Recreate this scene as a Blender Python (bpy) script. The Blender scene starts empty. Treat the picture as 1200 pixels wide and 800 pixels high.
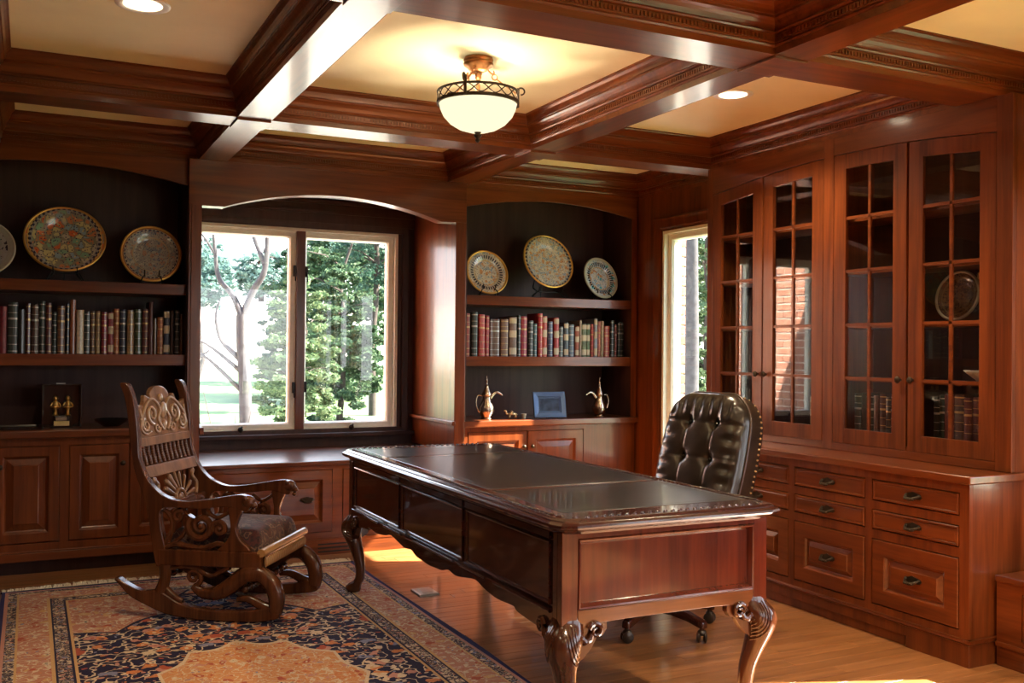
import bpy, math, random
from mathutils import Vector, Matrix, Quaternion
random.seed(7)
SC = bpy.context.scene
COL = SC.collection
PI = math.pi

# ------------------------------------------------------------------ camera
def make_camera():
    yaw, pit, rol = math.radians(26.256), math.radians(0.436), math.radians(0.551)
    fw = Vector((math.sin(yaw)*math.cos(pit), math.cos(yaw)*math.cos(pit), math.sin(pit)))
    rt = Vector((math.cos(yaw), -math.sin(yaw), 0))
    up = rt.cross(fw)
    rt2 = rt*math.cos(rol) + up*math.sin(rol)
    up2 = -rt*math.sin(rol) + up*math.cos(rol)
    cd = bpy.data.cameras.new('camera'); c = bpy.data.objects.new('camera', cd); COL.objects.link(c)
    cd.sensor_width = 36; cd.lens = 1145.86*36/1200; cd.clip_end = 300; cd.clip_start = 0.05
    m = Matrix((rt2, up2, -fw)).transposed().to_4x4(); m.translation = (0, 0, 1.35)
    c.matrix_world = m
    SC.camera = c
make_camera()

# ------------------------------------------------------------------ world, sun, exposure
W = bpy.data.worlds.new('world'); SC.world = W; W.use_nodes = True
wn = W.node_tree; wn.nodes.clear()
wo = wn.nodes.new('ShaderNodeOutputWorld'); bg = wn.nodes.new('ShaderNodeBackground')
tc = wn.nodes.new('ShaderNodeTexCoord'); sx = wn.nodes.new('ShaderNodeSeparateXYZ'); cr = wn.nodes.new('ShaderNodeValToRGB')
wn.links.new(tc.outputs['Generated'], sx.inputs[0]); wn.links.new(sx.outputs['Z'], cr.inputs[0])
cr.color_ramp.elements[0].position = 0.0; cr.color_ramp.elements[0].color = (0.95, 0.975, 1.0, 1)
cr.color_ramp.elements[1].position = 0.8; cr.color_ramp.elements[1].color = (0.52, 0.68, 0.95, 1)
wn.links.new(cr.outputs[0], bg.inputs[0]); bg.inputs[1].default_value = 2.9
wn.links.new(bg.outputs[0], wo.inputs[0])

sd = bpy.data.lights.new('sun', 'SUN'); sd.energy = 30.0; sd.angle = math.radians(0.6); sd.color = (1.0, 0.91, 0.76)
so = bpy.data.objects.new('sun', sd); COL.objects.link(so)
so.rotation_euler = Vector((-2.25, 0.855, -2.08)).to_track_quat('-Z', 'Y').to_euler()
so.location = (12, -2, 10)

SC.view_settings.view_transform = 'Standard'; SC.view_settings.look = 'None'
SC.view_settings.gamma = 1.0; SC.view_settings.use_curve_mapping = False
SC.view_settings.exposure = 1.2
SC.cycles.max_bounces = 10; SC.cycles.diffuse_bounces = 5; SC.cycles.glossy_bounces = 5
SC.cycles.transparent_max_bounces = 24; SC.cycles.sample_clamp_indirect = 6.0
SC.cycles.caustics_reflective = False; SC.cycles.caustics_refractive = False

PENDANT_W = 46.0
DOWNLIGHT_W = 58.0

# ------------------------------------------------------------------ helpers
class MB:
    """collects geometry and links it as one mesh object"""
    def __init__(s): s.v = []; s.f = []
    def poly(s, pts):
        b = len(s.v); s.v += [tuple(p) for p in pts]; s.f.append(tuple(range(b, b+len(pts))))
    def box(s, x0, x1, y0, y1, z0, z1):
        b = len(s.v)
        s.v += [(x0,y0,z0),(x1,y0,z0),(x1,y1,z0),(x0,y1,z0),(x0,y0,z1),(x1,y0,z1),(x1,y1,z1),(x0,y1,z1)]
        for q in ((0,3,2,1),(4,5,6,7),(0,1,5,4),(1,2,6,5),(2,3,7,6),(3,0,4,7)): s.f.append(tuple(b+i for i in q))
        return s
    def prism(s, pts, fr, n0, n1):
        """polygon in (u,v) of the frame extruded from n0 to n1"""
        o, u, v, n = fr; k = len(pts); b = len(s.v)
        for nn in (n0, n1):
            for (a, c) in pts: s.v.append(tuple(o + u*a + v*c + n*nn))
        s.f.append(tuple(b+i for i in range(k))[::-1]); s.f.append(tuple(b+k+i for i in range(k)))
        for i in range(k):
            j = (i+1) % k; s.f.append((b+i, b+j, b+k+j, b+k+i))
        return s
    def nested(s, u0, u1, v0, v1, loops, fr, cap=True, back=False):
        o, u, v, n = fr; b = len(s.v)
        for (d, h) in loops:
            for (a, c) in ((u0+d, v0+d), (u1-d, v0+d), (u1-d, v1-d), (u0+d, v1-d)):
                s.v.append(tuple(o + u*a + v*c + n*h))
        for i in range(len(loops)-1):
            for k in range(4):
                j = (k+1) % 4; s.f.append((b+4*i+k, b+4*i+j, b+4*i+4+j, b+4*i+4+k))
        if cap: e = b+4*(len(loops)-1); s.f.append((e, e+1, e+2, e+3))
        if back: s.f.append((b+3, b+2, b+1, b))
        return s
    def lathe(s, prof, c, axis=(0,0,1), seg=24, closed=False):
        a = Vector(axis).normalized(); t = Vector((1,0,0)) if abs(a.x) < .9 else Vector((0,1,0))
        u = (t - a*t.dot(a)).normalized(); w = a.cross(u); b = len(s.v); c = Vector(c)
        for (r, h) in prof:
            for i in range(seg):
                th = 2*PI*i/seg; s.v.append(tuple(c + a*h + (u*math.cos(th) + w*math.sin(th))*r))
        m = len(prof)
        for k in range(m if closed else m-1):
            kk = (k+1) % m
            for i in range(seg):
                j = (i+1) % seg; s.f.append((b+k*seg+i, b+k*seg+j, b+kk*seg+j, b+kk*seg+i))
        if not closed:
            if prof[0][0] > 1e-6: s.f.append(tuple(b+i for i in range(seg))[::-1])
            if prof[-1][0] > 1e-6: s.f.append(tuple(b+(m-1)*seg+i for i in range(seg)))
        return s
    def tube(s, pts, r, seg=8, closed=False, flat=1.0, caps=True):
        pts = [Vector(p) for p in pts]; n = len(pts)
        rr = r if isinstance(r, (list, tuple)) else [r]*n
        b = len(s.v); ref = None
        for i, p in enumerate(pts):
            if closed: t = pts[(i+1) % n] - pts[i-1]
            else: t = pts[min(i+1, n-1)] - pts[max(i-1, 0)]
            t.normalize()
            if ref is None:
                ref = Vector((0,0,1)) if abs(t.z) < .9 else Vector((1,0,0))
            ref = (ref - t*ref.dot(t))
            if ref.length < 1e-6: ref = t.orthogonal()
            ref.normalize(); w = t.cross(ref)
            for k in range(seg):
                th = 2*PI*k/seg; s.v.append(tuple(p + (ref*math.cos(th) + w*math.sin(th)*flat)*rr[i]))
        for i in range(n if closed else n-1):
            ii = (i+1) % n
            for k in range(seg):
                j = (k+1) % seg; s.f.append((b+i*seg+k, b+i*seg+j, b+ii*seg+j, b+ii*seg+k))
        if caps and not closed:
            s.f.append(tuple(b+k for k in range(seg))[::-1]); s.f.append(tuple(b+(n-1)*seg+k for k in range(seg)))
        return s
    def ball(s, c, r, seg=12, rings=8, rot=None):
        rx, ry, rz = r if isinstance(r, (list, tuple)) else (r, r, r); b = len(s.v)
        for i in range(rings+1):
            ph = PI*i/rings
            for k in range(seg):
                th = 2*PI*k/seg
                q = Vector((rx*math.sin(ph)*math.cos(th), ry*math.sin(ph)*math.sin(th), rz*math.cos(ph)))
                if rot: q = rot @ q
                s.v.append((c[0]+q.x, c[1]+q.y, c[2]+q.z))
        for i in range(rings):
            for k in range(seg):
                j = (k+1) % seg; s.f.append((b+i*seg+k, b+(i+1)*seg+k, b+(i+1)*seg+j, b+i*seg+j))
        return s
    def grid(s, fn, nu, nv):
        b = len(s.v)
        for j in range(nv+1):
            for i in range(nu+1): s.v.append(tuple(fn(i/nu, j/nv)))
        for j in range(nv):
            for i in range(nu):
                q = b+j*(nu+1)+i; s.f.append((q, q+1, q+nu+2, q+nu+1))
        return s
    def build(s, name, mat, parent=None, bevel=0, smooth=False, label=None, kind=None, seg=2):
        me = bpy.data.meshes.new(name); me.from_pydata(s.v, [], s.f)
        o = bpy.data.objects.new(name, me); COL.objects.link(o)
        if mat is not None: me.materials.append(mat)
        import bmesh
        bm = bmesh.new(); bm.from_mesh(me); bmesh.ops.remove_doubles(bm, verts=bm.verts, dist=1e-6)
        bmesh.ops.recalc_face_normals(bm, faces=bm.faces); bm.to_mesh(me); bm.free()
        if smooth:
            for p in me.polygons: p.use_smooth = True
            if smooth == 'auto':
                try: me.set_sharp_from_angle(angle=math.radians(40))
                except Exception: pass
        if bevel:
            md = o.modifiers.new('bevel', 'BEVEL'); md.width = bevel; md.segments = seg; md.limit_method = 'ANGLE'; md.angle_limit = math.radians(40)
        if parent is not None:
            o.parent = parent
            if parent.type == 'EMPTY' and not parent.get('_local'): o.location = -Vector(parent.location)
        if label: o['label'] = label
        if kind: o['kind'] = kind
        return o

V = Vector
FR_XY = (V((0,0,0)), V((1,0,0)), V((0,1,0)), V((0,0,1)))
def fr_back(y): return (V((0,y,0)), V((1,0,0)), V((0,0,1)), V((0,-1,0)))      # faces -Y: u=x v=z
def fr_right(x): return (V((x,0,0)), V((0,1,0)), V((0,0,1)), V((-1,0,0)))     # faces -X: u=y v=z

LOCALS = []
def thing(name, label, cat, loc=(0,0,0), rotz=0.0, group=None, local=False):
    o = bpy.data.objects.new(name, None); COL.objects.link(o); o.empty_display_size = .05
    o.location = loc; o.rotation_euler = (0,0,rotz); o['label'] = label; o['category'] = cat
    if group: o['group'] = group
    if local: o['_local'] = 1; LOCALS.append(o)
    return o
def tag(o, label, cat, group=None):
    o['label'] = label; o['category'] = cat
    if group: o['group'] = group
    return o
def struct(o): o['kind'] = 'structure'; return o
def sroot(name, loc=(0,0,0)):
    o = bpy.data.objects.new(name, None); COL.objects.link(o); o.location = loc; o['kind'] = 'structure'; return o
def catmull(pts, n=6, closed=False):
    P = [V(p) for p in pts]; out = []; m = len(P)
    for i in range(m if closed else m-1):
        if closed: p0,p1,p2,p3 = P[i-1],P[i],P[(i+1)%m],P[(i+2)%m]
        else: p0,p1,p2,p3 = P[max(i-1,0)],P[i],P[i+1],P[min(i+2,m-1)]
        for k in range(n):
            t = k/n
            out.append(0.5*((2*p1)+(p2-p0)*t+(2*p0-5*p1+4*p2-p3)*t*t+(3*p1-p0-3*p2+p3)*t*t*t))
    if not closed: out.append(P[-1])
    return out
def spiral(c, r0, r1, a0, turns, n=24):
    return [(c[0]+(r0+(r1-r0)*i/n)*math.cos(a0+turns*2*PI*i/n), c[1]+(r0+(r1-r0)*i/n)*math.sin(a0+turns*2*PI*i/n)) for i in range(n+1)]

# ------------------------------------------------------------------ materials
def newmat(name):
    m = bpy.data.materials.new(name); m.use_nodes = True; nt = m.node_tree
    return m, nt, nt.nodes['Principled BSDF']
def N(nt, t, **kw):
    n = nt.nodes.new(t)
    for k, v in kw.items(): setattr(n, k, v)
    return n
def ramp(nt, src, stops, interp='LINEAR'):
    r = N(nt, 'ShaderNodeValToRGB'); e = r.color_ramp.elements; r.color_ramp.interpolation = interp
    while len(e) > 1: e.remove(e[-1])
    e[0].position = stops[0][0]; e[0].color = (*stops[0][1], 1)
    for p, c in stops[1:]:
        q = e.new(p); q.color = (*c, 1)
    nt.links.new(src, r.inputs[0]); return r.outputs[0]
def wood(name, c1, c2, axis='z', rough=.32, coat=.42, coatr=.12, scale=16, bump=.05, rand=0.0, spec=.28):
    m, nt, p = newmat(name); L = nt.links.new
    t = N(nt, 'ShaderNodeTexCoord'); mp = N(nt, 'ShaderNodeMapping'); L(t.outputs['Object'], mp.inputs[0])
    sc = [scale]*3; sc['xyz'.index(axis)] = scale*.06; mp.inputs['Scale'].default_value = sc
    if rand:
        oi = N(nt, 'ShaderNodeObjectInfo'); mu = N(nt, 'ShaderNodeMath', operation='MULTIPLY'); mu.inputs[1].default_value = 37
        L(oi.outputs['Random'], mu.inputs[0]); L(mu.outputs[0], mp.inputs['Location'])
    n1 = N(nt, 'ShaderNodeTexNoise'); n1.inputs['Scale'].default_value = 1.0; n1.inputs['Detail'].default_value = 5; n1.inputs['Distortion'].default_value = .8
    L(mp.outputs[0], n1.inputs['Vector'])
    n2 = N(nt, 'ShaderNodeTexNoise'); n2.inputs['Scale'].default_value = 6.0; n2.inputs['Detail'].default_value = 3
    L(mp.outputs[0], n2.inputs['Vector'])
    mx = N(nt, 'ShaderNodeMath', operation='MULTIPLY_ADD'); L(n2.outputs[0], mx.inputs[0]); mx.inputs[1].default_value = .35; 
    sb = N(nt, 'ShaderNodeMath', operation='SUBTRACT'); L(n1.outputs[0], sb.inputs[0]); sb.inputs[1].default_value = .17; L(sb.outputs[0], mx.inputs[2])
    col = ramp(nt, mx.outputs[0], [(.30, c1), (.68, c2)])
    if rand:
        hs = N(nt, 'ShaderNodeHueSaturation'); ma = N(nt, 'ShaderNodeMath', operation='MULTIPLY_ADD')
        L(oi.outputs['Random'], ma.inputs[0]); ma.inputs[1].default_value = rand; ma.inputs[2].default_value = 1-rand/2
        L(ma.outputs[0], hs.inputs['Value']); L(col, hs.inputs['Color']); col = hs.outputs[0]
    L(col, p.inputs['Base Color']); p.inputs['Roughness'].default_value = rough
    p.inputs['Specular IOR Level'].default_value = spec
    p.inputs['Coat Weight'].default_value = coat; p.inputs['Coat Roughness'].default_value = coatr
    b = N(nt, 'ShaderNodeBump'); b.inputs['Strength'].default_value = bump; b.inputs['Distance'].default_value = .004
    L(mx.outputs[0], b.inputs['Height']); L(b.outputs[0], p.inputs['Normal'])
    return m
def plain(name, c, rough=.5, metal=0.0, coat=0.0, spec=.5, noise=0.0, nscale=30, bump=0.0):
    m, nt, p = newmat(name); L = nt.links.new
    p.inputs['Base Color'].default_value = (*c, 1); p.inputs['Roughness'].default_value = rough
    p.inputs['Metallic'].default_value = metal; p.inputs['Coat Weight'].default_value = coat; p.inputs['Specular IOR Level'].default_value = spec
    t = N(nt, 'ShaderNodeTexCoord'); n = N(nt, 'ShaderNodeTexNoise'); n.inputs['Scale'].default_value = nscale; n.inputs['Detail'].default_value = 4
    L(t.outputs['Object'], n.inputs['Vector'])
    k = max(noise, .04)
    col = ramp(nt, n.outputs[0], [(.3, tuple(x*(1-k) for x in c)), (.7, tuple(min(1, x*(1+k)) for x in c))])
    L(col, p.inputs['Base Color'])
    if bump:
        b = N(nt, 'ShaderNodeBump'); b.inputs['Strength'].default_value = bump; b.inputs['Distance'].default_value = .005
        L(n.outputs[0], b.inputs['Height']); L(b.outputs[0], p.inputs['Normal'])
    return m
def glassmat(name, tint=(1,1,1), ior=1.45):
    m = bpy.data.materials.new(name); m.use_nodes = True; nt = m.node_tree; nt.nodes.clear(); L = nt.links.new
    o = N(nt, 'ShaderNodeOutputMaterial'); mx = N(nt, 'ShaderNodeMixShader'); tr = N(nt, 'ShaderNodeBsdfTransparent'); gl = N(nt, 'ShaderNodeBsdfGlossy')
    fr = N(nt, 'ShaderNodeFresnel'); fr.inputs[0].default_value = ior
    # keep the back face from total internal reflection: a thin pane uses the same curve both ways
    ge = N(nt, 'ShaderNodeNewGeometry'); mr = N(nt, 'ShaderNodeMath', operation='MULTIPLY_ADD'); L(ge.outputs['Backfacing'], mr.inputs[0])
    mr.inputs[1].default_value = 1/ior-ior; mr.inputs[2].default_value = ior; L(mr.outputs[0], fr.inputs[0])
    tr.inputs[0].default_value = (*tint, 1); gl.inputs['Roughness'].default_value = .0
    L(fr.outputs[0], mx.inputs[0]); L(tr.outputs[0], mx.inputs[1]); L(gl.outputs[0], mx.inputs[2]); L(mx.outputs[0], o.inputs[0])
    return m
def emit(name, c, s):
    m = bpy.data.materials.new(name); m.use_nodes = True; nt = m.node_tree; nt.nodes.clear()
    o = N(nt, 'ShaderNodeOutputMaterial'); e = N(nt, 'ShaderNodeEmission'); e.inputs[0].default_value = (*c, 1); e.inputs[1].default_value = s
    nt.links.new(e.outputs[0], o.inputs[0]); return m

C1, C2 = (.085, .0185, .0042), (.185, .0440, .0095)
WX = wood('cherry_wood_grain_x', C1, C2, 'x'); WY = wood('cherry_wood_grain_y', C1, C2, 'y'); WZ = wood('cherry_wood_grain_z', C1, C2, 'z')
WTOPX = wood('polished_top_grain_x', C1, C2, 'x', rough=.30, coat=1.0, coatr=.22); WTOPY = wood('polished_top_grain_y', C1, C2, 'y', rough=.30, coat=1.0, coatr=.18)
WTOPZ = wood('polished_end_grain_z', C1, C2, 'z', rough=.30, coat=1.0, coatr=.14)
WBACK = wood('dark_shaded_wood', (.046,.021,.019), (.070,.033,.029), 'z', rough=.5, coat=.10, coatr=.3, spec=.25)  # dark copy of the wood, shade of recesses put into the colour
WDESK = wood('mahogany_dark_shaded', (.022,.006,.004), (.050,.012,.007), 'y', rough=.25, coat=.7, coatr=.07)  # dark copy: shade of the backlit desk sides is in the colour
WDESKX = wood('mahogany_red_lit_x', (.05,.010,.004), (.10,.021,.007), 'x', rough=.25, coat=.7, coatr=.08)
WDESKZ = wood('mahogany_red_lit_z', (.050,.0075,.003), (.105,.017,.006), 'z', rough=.25, coat=.7, coatr=.08)  # redder copy: light on the desk ends is in the colour
WLEG = wood('mahogany_leg', (.035,.010,.004), (.080,.024,.009), 'z', rough=.25, coat=.7, coatr=.08)
WROCK = wood('oak_rocker', (.042,.0125,.0045), (.110,.034,.0115), 'z', rough=.27, coat=.5, coatr=.12, scale=22)
WCREST = wood('oak_rocker_crest', (.12,.055,.024), (.24,.115,.052), 'z', rough=.3, coat=.5, coatr=.12, scale=22)
FLOOR = wood('oak_floor_plank', (.21,.080,.026), (.37,.155,.054), 'x', rough=.28, coat=.55, coatr=.10, scale=26, bump=.05, rand=.28)
PLASTER = plain('cream_plaster', (.87,.79,.56), .85, noise=.02, nscale=4)
CREAM = plain('cream_paint', (.88,.89,.79), .45)
GLASS = glassmat('clear_glass')
GLASS2 = glassmat('cabinet_glass', ior=1.75)
IRON = plain('black_iron', (.012,.010,.010), .4, .6)
BRONZE = plain('dark_bronze', (.050,.035,.022), .48, .8, noise=.3)
COPPER = plain('aged_copper', (.50,.22,.09), .35, .9, noise=.25)
BRASSY = plain('worn_brass', (.62,.42,.22), .28, 1.0, noise=.15)
SILVERY = plain('tarnished_brass_silver', (.50,.40,.32), .25, 1.0, noise=.2)
WHITE = plain('white_enamel', (.82,.80,.76), .4)

# ------------------------------------------------------------------ key dimensions
ZB, ZP = 2.51, 2.695          # beam undersides, plaster panels
XR = 4.22                     # right wall
YB, YBAY, YWIN = 6.36, 6.30, 7.15
XL = -0.60

# ================================================================== SETTING
floor = struct(MB().box(XL-.2, XR+.3, -1.8, 7.4, -.12, -.004).build('floor', FLOOR))
def make_planks():
    w = .0826; protos = {}
    y = 2.25; row = 0; x1 = 4.15
    while y < 6.42:
        x = XL - random.random()*.9
        while x < x1:
            Ln = random.choice((.9, 1.15, 1.4, 1.65))
            a, b = max(x, XL), min(x+Ln, x1)
            if b-a > .06:
                key = round(b-a, 3)
                if key not in protos:
                    m = MB(); fr = (V((0,0,0)), V((1,0,0)), V((0,1,0)), V((0,0,1)))
                    m.nested(0, key-.0012, 0, w-.0012, [(0,-.004),(0,-.001),(.0012,0)], fr, back=False)
                    o = m.build('plank', FLOOR, floor); protos[key] = o.data
                else:
                    o = bpy.data.objects.new('plank', protos[key]); COL.objects.link(o); o.parent = floor
                o.location = (a, y, random.uniform(-.0003, .0))
            x += Ln
        y += w; row += 1
make_planks()

def wall_with_holes(name, fr, u0, u1, v0, v1, holes, n0, n1, mat):
    """wall slab made of blocks round rectangular holes (u-sorted)"""
    m = MB(); o,u,v,n = fr
    def blk(a,b,c,d):
        if b-a > 1e-4 and d-c > 1e-4: m.prism([(a,c),(b,c),(b,d),(a,d)], fr, n0, n1)
    cur = u0
    for (a,b,c,d) in sorted(holes):
        blk(cur,a,v0,v1); blk(a,b,v0,c); blk(a,b,d,v1); cur = b
    blk(cur,u1,v0,v1)
    return struct(m.build(name, mat))
W1 = (1.01, 2.54, .72, 2.225)
W2 = (4.95, 6.03, .42, 2.235)
W3 = (0.55, 2.59, .62, 2.16)
W5 = (-1.35, .35, .62, 2.16)  # opening out of view, added to let in more daylight
wall_with_holes('wall_back', fr_back(YWIN), XL-.2, XR+.2, 0, 2.9, [W1], -.16, 0, WBACK)
wall_with_holes('wall_right', fr_right(XR), -1.8, 7.3, 0, 2.9, [W2, W3, W5], -.16, 0, WZ)
W4 = (2.2, 3.9, .45, 2.35)  # opening behind the viewer, added for fill daylight
wall_with_holes('wall_front', (V((0,-1.6,0)), V((1,0,0)), V((0,0,1)), V((0,1,0))), XL-.2, XR+.2, 0, 2.9, [W4], -.16, 0, WZ)
wall_with_holes('wall_left', (V((XL,0,0)), V((0,1,0)), V((0,0,1)), V((1,0,0))), -1.8, 7.3, 0, 2.9, [], -.16, 0, WBACK)

# ceiling: plaster slab, beams, blocks, mouldings
ceiling = struct(MB().box(XL-.2, XR+.2, -1.8, 7.3, ZP, ZP+.12).build('ceiling', PLASTER))
XB = [(XL, -.165), (.93, 1.10), (2.60, 2.77)]
YBm = [(.85, 1.05), (2.97, 3.20), (5.05, 5.26)]
for (a, b) in YBm: MB().box(XL, XR-.001, a, b, ZB, ZP).build('beam', WX, ceiling)
ys = [-1.6] + [q for r in YBm for q in r] + [YB]
for (a, b) in XB:
    for i in range(0, len(ys), 2): MB().box(a, b, ys[i], ys[i+1], ZB, ZP).build('beam', WY, ceiling)
for (a, b) in XB[1:]:
    for (c, d) in YBm[1:]: MB().box(a, b, c, d, ZB-.012, ZB).build('crossing_block', WX, ceiling, bevel=.002)
PROF = [(.0015,0),(.0015,.026),(.006,.028),(.009,.034),(.006,.040),(.010,.042),(.010,.072),(.019,.074),(.023,.080),(.019,.087),(.021,.093),(.026,.104),(.034,.116),(.043,.124),(.043,.133),(.049,.135),(.051,.148),(.056,.162),(.066,.174),(.074,.178),(.074,.185)]
def crown(x0, x1, y0, y1, dent=True):
    m = MB(); m.nested(x0, x1, y0, y1, [(d, ZB+h) for d, h in PROF], FR_XY, cap=False)
    o = m.build('crown_molding', WX, ceiling)
    if dent:
        dm = MB(); zz0, zz1 = ZB+.049, ZB+.066; st = .017; sz = .010
        n = int((x1-x0-.06)/st)
        for i in range(n):
            x = x0+.03+i*st
            dm.box(x, x+sz, y0+.009, y0+.0150, zz0, zz1); dm.box(x, x+sz, y1-.0150, y1-.009, zz0, zz1)
        n = int((y1-y0-.06)/st)
        for i in range(n):
            y = y0+.03+i*st
            dm.box(x0+.009, x0+.0150, y, y+sz, zz0, zz1); dm.box(x1-.0150, x1-.009, y, y+sz, zz0, zz1)
        dm.build('dentil_strip', WX, o, kind='stuff')
CX = [(-.165,.93),(1.10,2.60),(2.77,3.90)]
for i, (a, b) in enumerate(CX):
    for (c, d) in ((-1.6,.85),(1.05,2.97),(3.20,5.05),(5.26,YBAY if i == 1 else YB)):
        bb = b if not (i == 2 and c in (5.26, 1.05, -1.6)) else XR
        crown(a, bb, c, d, dent=(c > 1))

# ------------------------------------------------------------------ windows
def casement(name, fr, hole, mull, sashes=True, depth=.10, rev=1, latch=True):
    """window in a wall: n=0 is the wall face, sash stands at n=-.05"""
    u0,u1,v0,v1 = hole
    r = sroot(name, tuple(fr[0] + fr[1]*((u0+u1)/2) + fr[2]*v0))
    MB().nested(u0, u1, v0, v1, [(0,-.15),(0,.002),(.022,.002),(.022,-.15)], fr, cap=False).build('jamb', CREAM, r)
    if mull:
        MB().prism([(mull-.032,v0+.02),(mull+.032,v0+.02),(mull+.032,v1-.02),(mull-.032,v1-.02)], fr, -.15, -.004).build('mullion', WZ, r, bevel=.004)
        spans = [(u0+.022, mull-.030), (mull+.002, u1-.022)]
    else: spans = [(u0+.022, u1-.022)]
    for (a, b) in spans:
        s = MB().nested(a, b, v0+.022, v1-.022, [(0,-.10),(0,-.03),(.010,-.03),(.014,-.036),(.040,-.036),(.050,-.055),(.050,-.10)], fr, cap=False).build('sash', CREAM, r)
        MB().prism([(a+.045,v0+.067),(b-.045,v0+.067),(b-.045,v1-.067),(a+.045,v1-.067)], fr, -.074, -.068).build('pane', GLASS, s)
    return r
w1 = casement('window_1', fr_back(YWIN), W1, 1.79)
f1 = fr_back(YWIN)
for u in (1.36, 2.18):            # crank operators on the sill
    m = MB(); m.prism([(u-.06,.727),(u+.06,.727),(u+.05,.742),(u-.05,.742)], f1, -.028, .004)
    m.ball((u, YWIN-.012, .75), (.02,.016,.022)); m.tube([(u,YWIN-.012,.755),(u+.012,YWIN-.02,.775)], .006)
    m.build('window_crank', IRON, w1, smooth='auto')
for (u, z) in ((1.745, 1.92), (1.835, 1.915), (1.745, 1.06), (1.835, 1.065)):
    m = MB(); m.prism([(u-.008,z-.05),(u+.008,z-.05),(u+.008,z+.03),(u-.008,z+.03)], f1, -.034, -.012); m.tube([(u,YWIN+.01,z-.02),(u+.004,YWIN+.004,z-.085)], .005)
    m.build('sash_latch', IRON, w1)
w2 = casement('window_2', fr_right(XR), W2, None)
w3 = casement('window_3', fr_right(XR), W3, (W3[0]+W3[1])/2)
w4 = casement('fill_window_4', (V((0,-1.6,0)), V((1,0,0)), V((0,0,1)), V((0,1,0))), W4, 3.05)
w5 = casement('fill_window_5', fr_right(XR), W5, (W5[0]+W5[1])/2)

# casing round window 1 (dark, shaded wood) and the bay lining
f = fr_back(YWIN)
m = MB()
m.nested(W1[0]-.09, W1[1]+.09, W1[2]-.035, W1[3]+.06, [(0,0),(0,.018),(.012,.026),(.03,.022),(.05,.020),(.06,.014),(.06,0)], f, cap=False)
o = struct(m.build('trim_1', WBACK)); 
m = MB(); m.box(.955, 2.665, YWIN-.03, YWIN, 2.27, 2.44); m.box(.955, 2.665, YWIN-.045, YWIN, 2.34, 2.365)
m.box(.955, 2.665, YWIN-.055, YWIN, 2.41, 2.44)
m.build('head_casing', WBACK, o, bevel=.003)
MB().box(.955, 2.665, YWIN-.06, YWIN-.0, .685, .715).build('sill', WBACK, o, bevel=.005)
# bay: side linings, soffit, arched header, columns
bay = sroot('trim_2', (1.79, YBAY, 0))
MB().box(.875, .947, YBAY+.005, YWIN, .62, 2.45).build('side_lining', WZ, bay)
MB().box(2.668, 2.745, YBAY+.005, YWIN, .62, 2.45).build('side_lining', WZ, bay)
MB().box(2.640, 2.668, YBAY-.02, YWIN, .812, .842).build('chair_rail', WX, bay, bevel=.006)
MB().box(.947, .975, YBAY-.02, YWIN, .80, .845).build('chair_rail', WX, bay, bevel=.006)
MB().box(.947, 2.668, YBAY+.11, YWIN, 2.45, 2.51).build('soffit', WX, bay)
def arch_pts(xa, xb, zs, zp_, n=24):
    """circular-ish arch from xa to xb with springing zs and crown zp_"""
    return [(xa+(xb-xa)*i/n, zs+(zp_-zs)*(1-(2*i/n-1)**2)) for i in range(n+1)]
pts = [(.872,ZB),(.872,2.227),(.947,2.222),(1.09,2.225)] + arch_pts(1.09, 2.555, 2.228, 2.347)[1:-1] + [(2.555,2.228),(2.70,2.232),(2.742,2.232),(2.742,ZB)]
MB().prism(pts, fr_back(YBAY), -.11, 0).build('arched_header', WX, bay, bevel=.003)
MB().box(.889, .951, YBAY, YBAY+.10, 0, 2.2275).build('column', WZ, bay, bevel=.003)
MB().box(2.664, 2.742, YBAY, YBAY+.10, .0, 2.232).build('column', WZ, bay, bevel=.003)

# casing round window 2
fR = fr_right(XR)
m = MB(); m.nested(W2[0]-.09, W2[1]+.10, W2[2]-.09, W2[3]+.10, [(0,0),(0,.016),(.012,.024),(.03,.020),(.075,.016),(.088,.010),(.088,0)], fR, cap=False)
struct(m.build('trim_3', WZ))
m = MB(); m.prism([(W3[0]-.09,W3[3]),(W3[1]+.09,W3[3]),(W3[1]+.09,W3[3]+.10),(W3[0]-.09,W3[3]+.10)], fR, 0, .02); m.prism([(W3[0]-.09,W3[2]-.09),(W3[1]+.03,W3[2]-.09),(W3[1]+.03,W3[2]),(W3[0]-.09,W3[2])], fR, 0, .02); m.prism([(W3[0]-.09,W3[2]),(W3[0],W3[2]),(W3[0],W3[3]),(W3[0]-.09,W3[3])], fR, 0, .018)
struct(m.build('trim_4', WZ))
struct(MB().box(XR-.02, XR, 5.04, YB, .0, .14).build('baseboard_right', WZ, bevel=.004))

# ================================================================== CABINETRY
def panel_door(parent, fr, u0, u1, v0, v1, name='door', mat=None, stile=.06, knob=None, pull=None, pmat=None, arch=False):
    mat = mat or WZ
    d = MB().nested(u0, u1, v0, v1, [(0,-.018),(0,.0),(.003,.003),(stile-.012,.003),(stile-.006,-.001),(stile,-.010)], fr, cap=False).build(name, mat, parent)
    w = min(u1-u0, v1-v0)
    k = min(.045, max(.012, (w-2*stile)*.22))
    MB().nested(u0+stile, u1-stile, v0+stile, v1-stile, [(0,-.010),(.006,-.013),(k*.9,-.002),(k,.0015)], fr).build('raised_panel', pmat or mat, d)
    if knob:
        o,u,v,n = fr; c = o+u*knob[0]+v*knob[1]
        MB().lathe([(.006,.002),(.006,.014),(.013,.018),(.016,.025),(.012,.031),(.0,.033)], c, tuple(n), 14).build('knob', BRONZE, d, smooth=True)
    if pull: add_pull(d, fr, *pull)
    return d
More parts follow.
